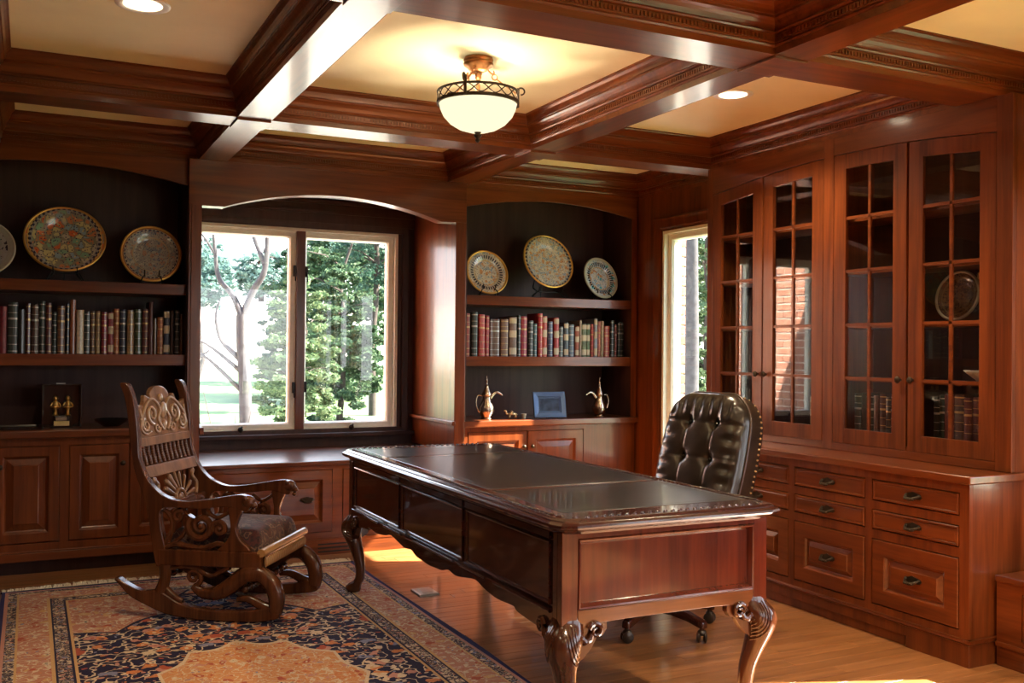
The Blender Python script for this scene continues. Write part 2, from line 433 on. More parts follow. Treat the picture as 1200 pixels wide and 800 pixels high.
def add_pull(parent, fr, pu, pv, w=.10):
    """cup-shaped bail pull with a back plate"""
    o,u,v,n = fr; P = lambda a,b,c: o+u*(pu+a)+v*(pv+b)+n*c
    m = MB(); h = w/2
    m.prism([(pu+a, pv+b) for a,b in ((-h,0),(-h*.8,.012),(-h*.35,.016),(0,.022),(h*.35,.016),(h*.8,.012),(h,0),(h*.8,-.011),(h*.35,-.012),(0,-.016),(-h*.35,-.012),(-h*.8,-.011))], fr, .002, .006)
    pts = catmull([P(-h*.72,.004,.006), P(-h*.6,-.002,.022), P(-h*.2,-.010,.030), P(h*.2,-.010,.030), P(h*.6,-.002,.022), P(h*.72,.004,.006)], 4)
    m.tube(pts, [.005+.003*math.sin(PI*i/(len(pts)-1)) for i in range(len(pts))], 8)
    m.ball(tuple(P(-h*.72,.004,.008)), .008, 8, 6); m.ball(tuple(P(h*.72,.004,.008)), .008, 8, 6)
    for q in range(5): m.ball(tuple(P((q-2)*h*.22,-.010,.034)), .006, 8, 5)
    m.build('pull', BRONZE, parent, smooth='auto')
def drawer(parent, fr, u0, u1, v0, v1, mat, pulls=(0.5,)):
    d = MB().nested(u0, u1, v0, v1, [(0,-.018),(0,0),(.004,.004),(.010,.004),(.013,.001),(.018,.003)], fr).build('drawer_front', mat, parent)
    for p in pulls: add_pull(d, fr, u0+(u1-u0)*p, (v0+v1)/2)
    return d
def face_frame(m, fr, u0, u1, v0, v1, openings, n0=-.022, n1=0.0):
    """face frame = rectangle minus openings, built as grid cells"""
    us = sorted({u0, u1, *[q for o in openings for q in o[:2]]}); vs = sorted({v0, v1, *[q for o in openings for q in o[2:]]})
    for i in range(len(us)-1):
        run = None
        for j in range(len(vs)-1):
            cu, cv = (us[i]+us[i+1])/2, (vs[j]+vs[j+1])/2
            hole = any(a < cu < b and c < cv < d for a,b,c,d in openings)
            if not hole:
                if run is None: run = vs[j]
                end = vs[j+1]
            if (hole or j == len(vs)-2) and run is not None:
                m.prism([(us[i],run),(us[i+1],run),(us[i+1],end),(us[i],end)], fr, n0, n1); run = None

# ---- left base cabinet
fB = fr_back(YB)
t = thing('base_cabinet', 'dark base cabinet with raised-panel doors below the left bookcase', 'cabinet', (.15, YB+.2, 0))
MB().box(XL+.01, .885, YB+.024, YB+.46, .10, .80).build('carcass', WZ, t)
MB().box(XL+.01, .885, YB+.07, YB+.40, 0, .10).build('toe_kick', WBACK, t)
doorsL = [(-.545,-.195,(-.225,.64)), (-.185,.165,(-.145,.64)), (.222,.548,(.515,.64)), (.556,.86,(.59,.64))]
m = MB(); face_frame(m, fB, XL+.01, .885, .145, .80, [(a-.005,b+.005,.188,.757) for a,b,_ in doorsL]); m.build('face_frame', WZ, t)
m = MB(); m.box(XL+.01, .885, YB-.012, YB+.02, .085, .135); m.box(XL+.01, .885, YB-.006, YB+.02, .135, .145); m.build('base_molding', WX, t, bevel=.004)
for a, b, k in doorsL: panel_door(t, fB, a, b, .193, .752, knob=k, stile=.066)
tag(MB().box(XL+.01, .888, YB-.03, YB+.46, .80, .85).build('countertop', WTOPX, bevel=.010, seg=3), 'dark wooden countertop of the left built-in holding the award case', 'countertop')
# ---- right base cabinet
t = thing('base_cabinet', 'orange-lit base cabinet with two doors below the right bookcase', 'cabinet', (3.5, YB+.2, 0))
MB().box(2.745, XR-.005, YB+.024, YB+.46, 0, .79).build('carcass', WZ, t)
doorsR = [(2.80,3.262,(3.235,.64)), (3.275,3.74,(3.305,.64))]
m = MB(); face_frame(m, fB, 2.745, XR-.03, .0, .79, [(a-.005,b+.005,.188,.757) for a,b,_ in doorsR]); m.build('face_frame', WZ, t)
for a, b, k in doorsR: panel_door(t, fB, a, b, .193, .752, knob=k, stile=.075)
tag(MB().box(2.745, XR-.006, YB-.03, YB+.46, .79, .836).build('countertop', WTOPX, bevel=.008, seg=3), 'sunlit wooden countertop of the right built-in holding two coffee pots', 'countertop')

# ---- bookcases
def bookcase(label, x0, x1, z0, xi0, xi1, arch):
    t = thing('bookcase', label, 'bookcase', ((x0+x1)/2, YB+.2, z0))
    MB().box(xi0, xi1, YB+.44, YB+.46, z0, 2.50).build('back_panel', WBACK, t)
    MB().box(x0, xi0, YB+.005, YB+.46, z0, 2.50).build('side_panel', WBACK, t)
    MB().box(xi1, x1, YB+.005, YB+.46, z0, 2.50).build('side_panel', WBACK, t)
    MB().box(xi0, xi1, YB+.02, YB+.44, 1.665, 1.732).build('shelf', WX, t, bevel=.003)
    MB().box(xi0, xi1, YB+.02, YB+.44, 1.226, 1.295).build('shelf', WX, t, bevel=.003)
    pts = [(x0,ZB),(x0,arch[0])] + arch_pts(x0, x1, arch[0], arch[1]) + [(x1,ZB)]
    MB().prism(pts, fB, -.022, 0.0).build('arched_header', WX, t, bevel=.002)
    return t
bl = bookcase('left bookcase with dark back, arched header and two shelves', XL+.01, .885, .851, XL+.03, .872, (2.345,2.43))
br = bookcase('right bookcase with arched header and two shelves beside the narrow window', 2.746, XR-.01, .837, 2.78, XR-.05, (2.352,2.437))
MB().box(XR-.06, XR-.012, YB-.004, YB+.004, .837, 2.36).build('stile', WZ, br)

# ---- window seat in the bay
YS = 6.25; fS = fr_back(YS)
t = thing('window_seat', 'wooden window seat with panelled drawers under the wide window', 'bench', (1.79, YS+.3, 0))
MB().box(.95, 2.664, YS+.024, YWIN, 0, .585).build('carcass', WX, t)
MB().box(.945, 2.666, YS-.018, YWIN-.001, .585, .612).build('seat_top', WTOPX, t, bevel=.006)
m = MB(); face_frame(m, fS, .94, 2.68, .10, .585, [(.997,1.785,.147,.555),(1.853,2.62,.147,.555)]); m.build('face_frame', WX, t)
m = MB(); m.box(.94, 2.68, YS-.012, YS+.02, 0, .10); m.box(.94, 2.68, YS-.016, YS, .085, .105); m.build('base_board', WX, t, bevel=.003)
for (a, b, c) in ((1.0,1.782,((.2,.36),)), (1.856,2.617,())):
    d = panel_door(t, fS, a, b, .15, .552, name='drawer_front', mat=WX, stile=.072, pmat=WX)
    for q in (.20, .79): add_pull(d, fS, a+(b-a)*q, .362, .10)
g = MB()
for z in (.018, .042, .066): g.prism([(1.69,z),(1.95,z),(1.95,z+.009),(1.69,z+.009)], fS, .011, .0135)
g.build('vent_slots', plain('vent_black', (.006,.005,.005), .8), t)

# ---- right wall: drawer base with counter
XD = 3.63; fD = fr_right(XD)
t = thing('drawer_cabinet', 'long reddish drawer cabinet with bail pulls below the glass-door cabinet', 'cabinet', (3.9, 3.96, 0))
Y0, Y1 = 2.90, 5.08
MB().box(XD+.024, XR-.005, Y0+.006, Y1, .095, .785).build('carcass', WZ, t)
MB().box(XD+.023, XR-.006, Y0, Y0+.0055, .119, .785).build('end_panel', WTOPZ, t)
cols = [(2.955,3.437),(3.489,3.968),(4.018,4.505),(4.555,5.035)]
ops = []
for a, b in cols: ops += [(a-.005,b+.005,.643,.745),(a-.005,b+.005,.506,.603),(a-.005,b+.005,.150,.463)]
m = MB(); face_frame(m, fD, Y0, Y1, .115, .785, ops); m.build('face_frame', WZ, t)
for a, b in cols:
    drawer(t, fD, a, b, .648, .740, WY); drawer(t, fD, a, b, .511, .598, WY)
    panel_door(t, fD, a, b, .155, .458, name='file_drawer', mat=WY, stile=.082, pull=((a+b)/2,.31,.10))
m = MB(); m.box(XD-.012, XD+.024, Y0-.012, Y1, .098, .118)
m.box(XD-.012, XR-.01, Y0-.012, Y0+.02, .098, .118); m.build('base_molding', WY, t, bevel=.005)
m = MB(); m.box(XD+.012, XR-.01, Y0+.35, Y1, 0, .05); m.box(XD-.004, XD+.03, Y0+.33, Y1, .05, .098); m.box(XD-.008, XR-.02, Y0-.008, Y0+.33, 0, .098); m.build('plinth', WZ, t, bevel=.002)
tag(MB().box(XD-.022, XR-.004, Y0-.018, Y1, .785, .822).build('countertop', WTOPY, bevel=.007, seg=3), 'narrow reddish countertop running under the glass-door cabinet', 'countertop')

# ---- glass-door cabinet above
XU = 3.90; fU = fr_right(XU)
t = thing('display_cabinet', 'tall built-in display cabinet with four arched glass doors', 'cabinet', (4.06, 3.96, .822))
arc_y0, arc_y1 = 2.93, 5.06
def arcz(y):      # one shallow arch across all four doors
    q = (y-3.96)/1.05
    return 2.408 - .072*q*q
MB().box(XR-.03, XR-.008, Y0, Y1, .823, 2.50).build('back_panel', WBACK, t)
MB().box(XU+.0225, XR-.008, Y0, Y0+.025, .823, 2.505).build('end_panel', WTOPZ, t)
MB().box(XU+.0225, XR-.008, Y1-.03, Y1-.005, .823, 2.505).build('end_panel', WZ, t)
MB().box(XU+.03, XR-.03, 3.97, 3.995, .86, 2.45).build('divider', WZ, t)
MB().box(XU+.001, XR-.008, Y0+.025, Y1-.03, .823, .885).build('cabinet_floor', WY, t)
for k, z in enumerate((1.205, 1.487, 1.772, 2.055)):
    for (a, b) in ((Y0+.026, 3.969), (3.996, Y1-.031)):
        MB().box(XU+.045, XR-.031, a, b, z-.009, z+.009).build('shelf', WY, t)
stiles = [(Y0,2.982),(3.978,4.052),(5.025,Y1-.005)]
for a, b in stiles: MB().prism([(a,.823),(b,.823),(b,ZB),(a,ZB)], fU, -.022, .004).build('face_stile', WZ, t, bevel=.002)
for a, b in ((2.982,3.978),(4.052,5.025)):
    n = 14; top = [(a+(b-a)*i/n, arcz(a+(b-a)*i/n)+.004) for i in range(n+1)]
    MB().prism(top + [(b,ZB),(a,ZB)], fU, -.022, .0035).build('face_rail', WY, t, bevel=.002)
    MB().prism([(a,.823),(b,.823),(b,.862),(a,.862)], fU, -.022, .0035).build('face_rail', WY, t, bevel=.002)
doorsU = [(2.985,3.473,'h'),(3.487,3.975,'l'),(4.055,4.541,'h'),(4.552,5.022,'l')]
for (a, b, side) in doorsU:
    z0 = .865; st = .083
    d = MB(); n = 10
    d.prism([(a,z0),(a+st,z0),(a+st,arcz(a+st)-.0),(a,arcz(a))], fU, -.018, .003)
    d.prism([(b-st,z0),(b,z0),(b,arcz(b)),(b-st,arcz(b-st))], fU, -.018, .003)
    d.prism([(a+st,z0),(b-st,z0),(b-st,z0+st-.004),(a+st,z0+st-.004)], fU, -.018, .003)
    up = [(a+st+(b-a-2*st)*i/n, arcz(a+st+(b-a-2*st)*i/n)) for i in range(n+1)]
    d.prism(up + [(u, z-.078) for u, z in up[::-1]], fU, -.018, .003)
    door = d.build('door', WZ, t, bevel=.002)
    ga, gb, gz = a+st, b-st, z0+st-.004
    gt = lambda u: arcz(u)-.078
    mid = (ga+gb)/2
    mu = MB(); mu.prism([(mid-.008,gz),(mid+.008,gz),(mid+.008,gt(mid)),(mid-.008,gt(mid))], fU, -.014, -.002)
    for z in (1.213, 1.495, 1.780, 2.063): mu.prism([(ga,z-.008),(gb,z-.008),(gb,z+.008),(ga,z+.008)], fU, -.014, -.002)
    mu.build('muntin', WY, door)
    rows = [gz, 1.213, 1.495, 1.780, 2.063, None]
    for (p, q) in ((ga, mid), (mid, gb)):
        for r in range(5):
            za = rows[r]+(.008 if r else 0); 
            ua, ub = (p+.0 if p == ga else p+.008), (q if q == gb else q-.008)
            if rows[r+1] is None: poly = [(ua,za),(ub,za),(ub,gt(ub)),(ua,gt(ua))]
            else: poly = [(ua,za),(ub,za),(ub,rows[r+1]-.008),(ua,rows[r+1]-.008)]
            MB().prism(poly, fU, -.012, -.009).build('pane', GLASS2, door)
    ku = b-.03 if side == 'h' else a+.03
    if side == 'h': ku = b-.032
    MB().lathe([(.007,.003),(.007,.014),(.013,.018),(.018,.026),(.013,.034),(.0,.036)], fU[0]+fU[1]*ku+fU[2]*1.215, (-1,0,0), 14).build('knob', BRONZE, door, smooth=True)

# ---- second window seat at the right edge
XS = 3.78; fS2 = fr_right(XS)
t = thing('window_seat', 'low panelled window seat at the right edge beside the drawer cabinet', 'bench', (4.0, 1.75, 0))
MB().box(XS+.024, XR-.03, .6, Y0-.02, 0, .365).build('carcass', WY, t)
MB().box(XS-.015, XR-.03, .6, Y0-.02, .365, .392).build('seat_top', WTOPY, t, bevel=.005)
ops = [(.66,1.30,.13,.33),(1.36,2.02,.13,.33),(2.08,2.76,.13,.33)]
m = MB(); face_frame(m, fS2, .6, Y0-.02, .10, .365, ops); m.build('face_frame', WY, t)
for a, b, c, d_ in ops: panel_door(t, fS2, a+.003, b-.003, c+.003, d_-.003, name='drawer_front', mat=WY, stile=.045)
m = MB(); m.box(XS-.01, XS+.024, .6, Y0-.02, .085, .105); m.box(XS+.0, XS+.024, 2.62, Y0-.02, 0, .085); m.box(XS, XS+.024, .6, 2.62, 0, .015); m.build('base_board', WY, t, bevel=.003)

# ================================================================== RUG
def rug_material(hx, hy):
    m, nt, p = newmat('persian_rug'); L = nt.links.new
    def math1(op, a, b=None, c=None):
        n = N(nt, 'ShaderNodeMath', operation=op)
        for i, q in enumerate((a, b, c)):
            if q is None: continue
            if isinstance(q, (int, float)): n.inputs[i].default_value = q
            else: L(q, n.inputs[i])
        return n.outputs[0]
    def mixc(f, a, b):
        n = N(nt, 'ShaderNodeMix', data_type='RGBA')
        L(f, n.inputs[0])
        for q, i in ((a, 6), (b, 7)):
            if isinstance(q, tuple): n.inputs[i].default_value = (*q, 1)
            else: L(q, n.inputs[i])
        return n.outputs[2]
    t = N(nt, 'ShaderNodeTexCoord'); s = N(nt, 'ShaderNodeSeparateXYZ'); L(t.outputs['Object'], s.inputs[0])
    ax = math1('ABSOLUTE', s.outputs[0]); ay = math1('ABSOLUTE', s.outputs[1])
    dx = math1('SUBTRACT', hx, ax); dy = math1('SUBTRACT', hy, ay)
    d = math1('MINIMUM', dx, dy)
    mirr = N(nt, 'ShaderNodeCombineXYZ'); L(ax, mirr.inputs[0]); L(ay, mirr.inputs[1])
    wob = N(nt, 'ShaderNodeTexNoise'); wob.inputs['Scale'].default_value = 9; wob.inputs['Detail'].default_value = 2; L(mirr.outputs[0], wob.inputs['Vector'])
    wv = N(nt, 'ShaderNodeVectorMath', operation='MULTIPLY_ADD'); L(wob.outputs['Color'], wv.inputs[0]); wv.inputs[1].default_value = (.10,.10,0); L(mirr.outputs[0], wv.inputs[2])
    def voro(scale, vec, feature='F1'):
        v = N(nt, 'ShaderNodeTexVoronoi', feature=feature); v.inputs['Scale'].default_value = scale; L(vec, v.inputs['Vector']); return v
    def chan(v): q = N(nt, 'ShaderNodeSeparateColor'); L(v.outputs['Color'], q.inputs[0]); return q.outputs[0]
    NAVY, RUST, ORANGE, CREAMc, PINK, BLUE, GOLD = (.016,.012,.036), (.36,.075,.040), (.52,.18,.065), (.56,.42,.29), (.46,.21,.16), (.19,.19,.28), (.52,.30,.13)
    def floral(scale, ground, r1, r2, pal):
        v = voro(scale, wv.outputs[0]); pick = ramp(nt, chan(v), pal, 'CONSTANT')
        pick2 = ramp(nt, chan(v), [(0, CREAMc), (.3, RUST), (.55, GOLD), (.8, NAVY)], 'CONSTANT')
        # petals: the radius swings with a fine noise
        pn = N(nt, 'ShaderNodeTexNoise'); pn.inputs['Scale'].default_value = scale*3.2; L(mirr.outputs[0], pn.inputs['Vector'])
        dist = math1('MULTIPLY_ADD', pn.outputs[0], .35, math1('SUBTRACT', v.outputs['Distance'], .175))
        vn = N(nt, 'ShaderNodeTexNoise'); vn.inputs['Scale'].default_value = scale*1.15; vn.inputs['Detail'].default_value = 1.5; L(mirr.outputs[0], vn.inputs['Vector'])
        vine = math1('LESS_THAN', math1('ABSOLUTE', math1('SUBTRACT', vn.outputs[0], .5)), .022)
        v2 = voro(scale*2.6, wv.outputs[0]); leaf = math1('LESS_THAN', v2.outputs['Distance'], .27); lpick = ramp(nt, chan(v2), [(0, ORANGE), (.3, PINK), (.5, CREAMc), (.7, RUST), (.85, BLUE)], 'CONSTANT')
        c = mixc(leaf, ground, lpick)
        c = mixc(vine, c, CREAMc)
        c = mixc(math1('LESS_THAN', dist, r1), c, pick)
        c = mixc(math1('LESS_THAN', dist, r2), c, pick2)
        return c
    field = floral(11.5, NAVY, .36, .14, [(0, ORANGE), (.22, RUST), (.36, PINK), (.56, CREAMc), (.76, ORANGE), (.88, BLUE)])
    bord = floral(17, (.42,.18,.115), .33, .13, [(0, GOLD), (.25, PINK), (.5, RUST), (.75, CREAMc)])
    med = floral(19, (.52,.23,.095), .34, .14, [(0, RUST), (.3, ORANGE), (.6, PINK), (.8, CREAMc)])
    guard = floral(34, (.050,.034,.045), .36, .1, [(0, CREAMc), (.4, BLUE), (.7, PINK)])
    # medallion: scalloped ellipse; corner pieces: scalloped quarter ellipses
    def ell(cx, cy, rx, ry, n, amp):
        ex = math1('DIVIDE', math1('SUBTRACT', ax, cx), rx); ey = math1('DIVIDE', math1('SUBTRACT', ay, cy), ry)
        r = math1('SQRT', math1('ADD', math1('MULTIPLY', ex, ex), math1('MULTIPLY', ey, ey)))
        an = math1('ARCTAN2', ey, ex)
        return math1('ADD', r, math1('MULTIPLY', math1('ABSOLUTE', math1('SINE', math1('MULTIPLY', an, n))), amp))
    e1 = ell(0, 0, .43, .66, 6, .10)
    field = mixc(math1('LESS_THAN', e1, 1.0), field, CREAMc); field = mixc(math1('LESS_THAN', e1, .965), field, med)
    fx, fy = hx-.32, hy-.32
    e2 = ell(fx, fy, .60, .74, 5, .12)
    field = mixc(math1('LESS_THAN', e2, 1.03), field, NAVY); field = mixc(math1('LESS_THAN', e2, 1.0), field, bord)
    c = field
    for (lim, colr) in ((.322, GOLD), (.310, NAVY), (.300, guard), (.245, NAVY), (.237, GOLD), (.222, bord), (.092, GOLD), (.082, guard), (.040, PINK), (.024, (.022,.020,.085))):
        c = mixc(math1('LESS_THAN', d, lim), c, colr)
    # end selvedge: the short ends run straight into pale pink
    pn = N(nt, 'ShaderNodeTexNoise'); pn.inputs['Scale'].default_value = 260; L(t.outputs['Object'], pn.inputs['Vector'])
    hs = N(nt, 'ShaderNodeHueSaturation'); L(c, hs.inputs['Color']); L(math1('MULTIPLY_ADD', pn.outputs[0], .8, .60), hs.inputs['Value'])
    L(hs.outputs[0], p.inputs['Base Color']); p.inputs['Roughness'].default_value = .9
    p.inputs['Specular IOR Level'].default_value = .08; p.inputs['Sheen Weight'].default_value = .10; p.inputs['Sheen Roughness'].default_value = .3
    b = N(nt, 'ShaderNodeBump'); b.inputs['Strength'].default_value = .3; b.inputs['Distance'].default_value = .004; L(pn.outputs[0], b.inputs['Height']); L(b.outputs[0], p.inputs['Normal'])
    return m
RHX, RHY, RCX, RCY = .98, 2.05, .855, 3.90
rug = thing('persian_rug', 'navy and rust floral rug with fringe under the rocking chair', 'rug', (RCX, RCY, 0), local=True)
def rug_pt(a, b):
    u, v = (a-.5)*2*RHX, (b-.5)*2*RHY
    edge = math.exp(-((RHX-abs(u))/.05))
    z = .009 + .0025*math.sin(v*5.1+u*2)*edge
    return (u + .008*math.sin(v*3.7)*edge, v, z)
m = MB(); m.grid(rug_pt, 24, 60)
for side in (0, 1):     # thickness at the long edges
    m.grid(lambda a, b: (rug_pt(side, b)[0], rug_pt(side, b)[1], rug_pt(side, b)[2]*a), 1, 60)
m.build('pile', rug_material(RHX, RHY), rug, smooth='auto')
fm = MB(); rnd = random.Random(3)
x = -RHX+.01
while x < RHX-.01:
    Ln = .085+.025*math.sin(x*9)+rnd.uniform(-.02,.03); dx = rnd.uniform(-.025,.025)
    fm.tube([(x, RHY-.004, .008), (x+dx*.4, RHY+Ln*.5, .012), (x+dx, RHY+Ln, .003)], [.0050,.0055,.004], 5)
    x += .0075
fm.build('fringe', plain('wool_fringe', (.80,.72,.58), .9), rug, kind='stuff')
MB().box(-RHX, RHX, RHY-.006, RHY+.004, .002, .0115).build('end_cord', plain('navy_cord', (.02,.018,.03), .9), rug)

# ================================================================== DESK
DX0, DX1, DY0, DY1 = 1.545, 2.505, 2.775, 5.30
desk = thing('writing_desk', 'large mahogany desk with leather top and carved cabriole legs on the wood floor', 'desk', ((DX0+DX1)/2, (DY0+DY1)/2, 0))
def chamf(x0, x1, y0, y1, c, k=5):
    pts = []
    for (cx, cy, sx, sy, a0) in ((x0,y0,1,1,0),(x1,y0,-1,1,1),(x1,y1,-1,-1,0),(x0,y1,1,-1,1)):
        e = [(cx+sx*c*(1-math.sin(PI/2*i/k))*.999, cy+sy*c*(1-math.cos(PI/2*i/k))) for i in range(k+1)]
        # quarter-round cut corner, ordered counter-clockwise
        if (sx, sy) == (1,1): e = [(cx, cy+c), (cx+.28*c, cy+.28*c), (cx+c, cy)]
        elif (sx, sy) == (-1,1): e = [(cx-c, cy), (cx-.28*c, cy+.28*c), (cx, cy+c)]
        elif (sx, sy) == (-1,-1): e = [(cx, cy-c), (cx-.28*c, cy-.28*c), (cx-c, cy)]
        else: e = [(cx+c, cy), (cx+.28*c, cy-.28*c), (cx, cy-c)]
        pts += e
    return pts
m = MB(); lay = [(.035,.738),(.030,.745),(.022,.749),(.012,.752),(.004,.758),(0,.765),(.001,.772),(.008,.778),(.014,.780),(.016,.784),(.022,.788),(.030,.790)]
b0 = None
for (ins, z) in lay:
    ring = [(x, y, z) for x, y in chamf(DX0+ins, DX1-ins, DY0+ins, DY1-ins, .07)]
    b = len(m.v); m.v += ring
    if b0 is not None:
        for i in range(12):
            j = (i+1) % 12; m.f.append((b0+i, b0+j, b+j, b+i))
    else: m.f.append(tuple(range(b, b+12))[::-1])
    b0 = b
m.f.append(tuple(range(b0, b0+12)))
top = m.build('top', WDESK, desk)
LEATHER = plain('tooled_leather', (.020,.014,.012), .32, coat=.35, noise=.25, nscale=90, bump=.08)
for (a, b) in ((DY0+.15, 3.49), (3.53, 4.73), (4.77, DY1-.13)):
    MB().nested(DX0+.10, DX1-.07, a, b, [(0,.7895),(.002,.7912),(.03,.7912),(.033,.7906),(.037,.7912)], FR_XY).build('leather_panel', LEATHER, top)
m = MB(); e = .046                 # carved rope border round the top
path = [(x, y) for x, y in chamf(DX0+e, DX1-e, DY0+e, DY1-e, .075)]
for i in range(12):
    p, q = V((*path[i], 0)), V((*path[(i+1) % 12], 0)); Ln = (q-p).length; k = max(1, int(Ln/.030)); ang = math.atan2(q.y-p.y, q.x-p.x)
    R = Matrix.Rotation(ang+.6, 3, 'Z')
    for j in range(k):
        c = p.lerp(q, (j+.5)/k); m.ball((c.x, c.y, .7905), (.0165,.0065,.0055), 8, 5, R)
m.build('rope_border', WDESK, top, smooth=True, kind='stuff')
BX0, BX1, BY0, BY1 = DX0+.045, DX1-.045, DY0+.06, DY1-.06
bt = .742
# end panels (short sides)
def desk_end(y, sgn):
    fr = (V((0,y,0)), V((1,0,0)), V((0,0,1)), V((0,sgn,0)))
    x0, x1 = BX0, BX1
    # frame with an arched lower rail
    n = 16; low = [(x0+.062+(x1-x0-.124)*i/n, .430 - .022*(abs(2*i/n-1)**6)) for i in range(n+1)]
    m = MB()
    m.prism([(x0,.40),(x0+.062,.40),(x0+.062,bt),(x0,bt)], fr, -.03, 0)
    m.prism([(x1-.062,.40),(x1,.40),(x1,bt),(x1-.062,bt)], fr, -.03, 0)
    m.prism([(x0+.062,.716),(x1-.062,.716),(x1-.062,bt),(x0+.062,bt)], fr, -.03, 0)
    o = m.build('end_frame', WDESKZ, desk, bevel=.0025)
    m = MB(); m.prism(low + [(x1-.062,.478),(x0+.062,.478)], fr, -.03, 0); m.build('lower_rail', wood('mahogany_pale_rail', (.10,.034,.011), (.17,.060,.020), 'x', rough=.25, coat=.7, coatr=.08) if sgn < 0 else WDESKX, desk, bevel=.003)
    MB().nested(x0+.062, x1-.062, .478, .716, [(0,-.014),(.0005,.001),(.004,.005),(.009,.004),(.019,-.010),(.021,-.014)], fr).build('end_panel', WDESKZ, o)
desk_end(BY0, -1); desk_end(BY1, 1)
# long sides; the chair side has an open kneehole between two pedestals
YC = (BY0+BY1)/2
def desk_side(x, sgn):
    fr = (V((x,0,0)), V((0,1,0)), V((0,0,1)), V((sgn,0,0)))
    yc = YC
    prof = [(BY0+.06,.385),(BY0+.20,.392),(BY0+.33,.402),(BY0+.36,.414),(BY0+.50,.408),(BY0+.62,.421),(BY0+.70,.436),(BY0+.83,.418),(yc-.30,.410),(yc-.22,.418),(yc-.16,.402),(yc-.08,.396),(yc,.392)]
    prof = prof + [(2*yc-a, b) for a, b in prof[::-1][1:]]
    pts = [(p.x, p.y) for p in catmull([(a, b, 0) for a, b in prof], 3)]
    if sgn < 0: MB().prism(pts + [(BY1-.06,.47),(BY0+.06,.47)], fr, -.028, 0).build('scalloped_apron', WDESK, desk, bevel=.003)
    spans = [(BY0+.062, BY1-.062)] if sgn < 0 else [(BY0+.062, YC-.42), (YC+.42, BY1-.062)]
    for (a, b) in ((BY0+.0305,BY0+.062),(BY1-.062,BY1-.0305)): MB().prism([(a,.40),(b,.40),(b,bt),(a,bt)], fr, -.03, -.0004).build('corner_stile', WDESK, desk, bevel=.002)
    for (a, b) in spans:
        body = MB().prism([(a,.47),(b,.47),(b,bt),(a,bt)], fr, -.03, -.010).build('side_frame', WDESK, desk)
        if sgn > 0: cells = [(a+.013, b-.012)]
        else:
            cs = [BY0+.075, BY0+.82, BY1-.82, BY1-.075]; cells = [(cs[i]+.012, cs[i+1]-.012) for i in range(3)]
        for (p, q) in cells:
            MB().nested(p, q, .484, .700, [(0,-.010),(0,-.002),(.004,.001),(.009,-.002),(.012,-.009)], fr).build('side_panel', WDESK, body)
            MB().nested(p, q, .706, .734, [(0,-.010),(0,-.001),(.003,.001)], fr).build('slide_front', WDESK, body)
    beads = ((BY0+.075,BY0+.52),(BY0+.60,yc-.35),(yc-.28,yc+.28),(yc+.35,BY1-.60),(BY1-.52,BY1-.075)) if sgn < 0 else ()
    for (a, b) in beads: MB().tube([(x+sgn*.002, a, .466),(x+sgn*.002, b, .466)], .007, 8).build('bead_molding', WDESK, desk, smooth='auto')
desk_side(BX0, -1); desk_side(BX1, 1)
MB().box(BX0+.031, BX0+.30, BY0+.031, BY1-.031, .471, .738).build('carcass', WDESK, desk)
MB().box(BX0+.30, BX1-.031, BY0+.031, YC-.42, .471, .738).build('pedestal', WDESK, desk)
MB().box(BX0+.30, BX1-.031, YC+.42, BY1-.031, .471, .738).build('pedestal', WDESK, desk)
MB().box(BX0+.30, BX1-.012, YC-.419, YC+.419, .705, .738).build('center_drawer', WDESK, desk)
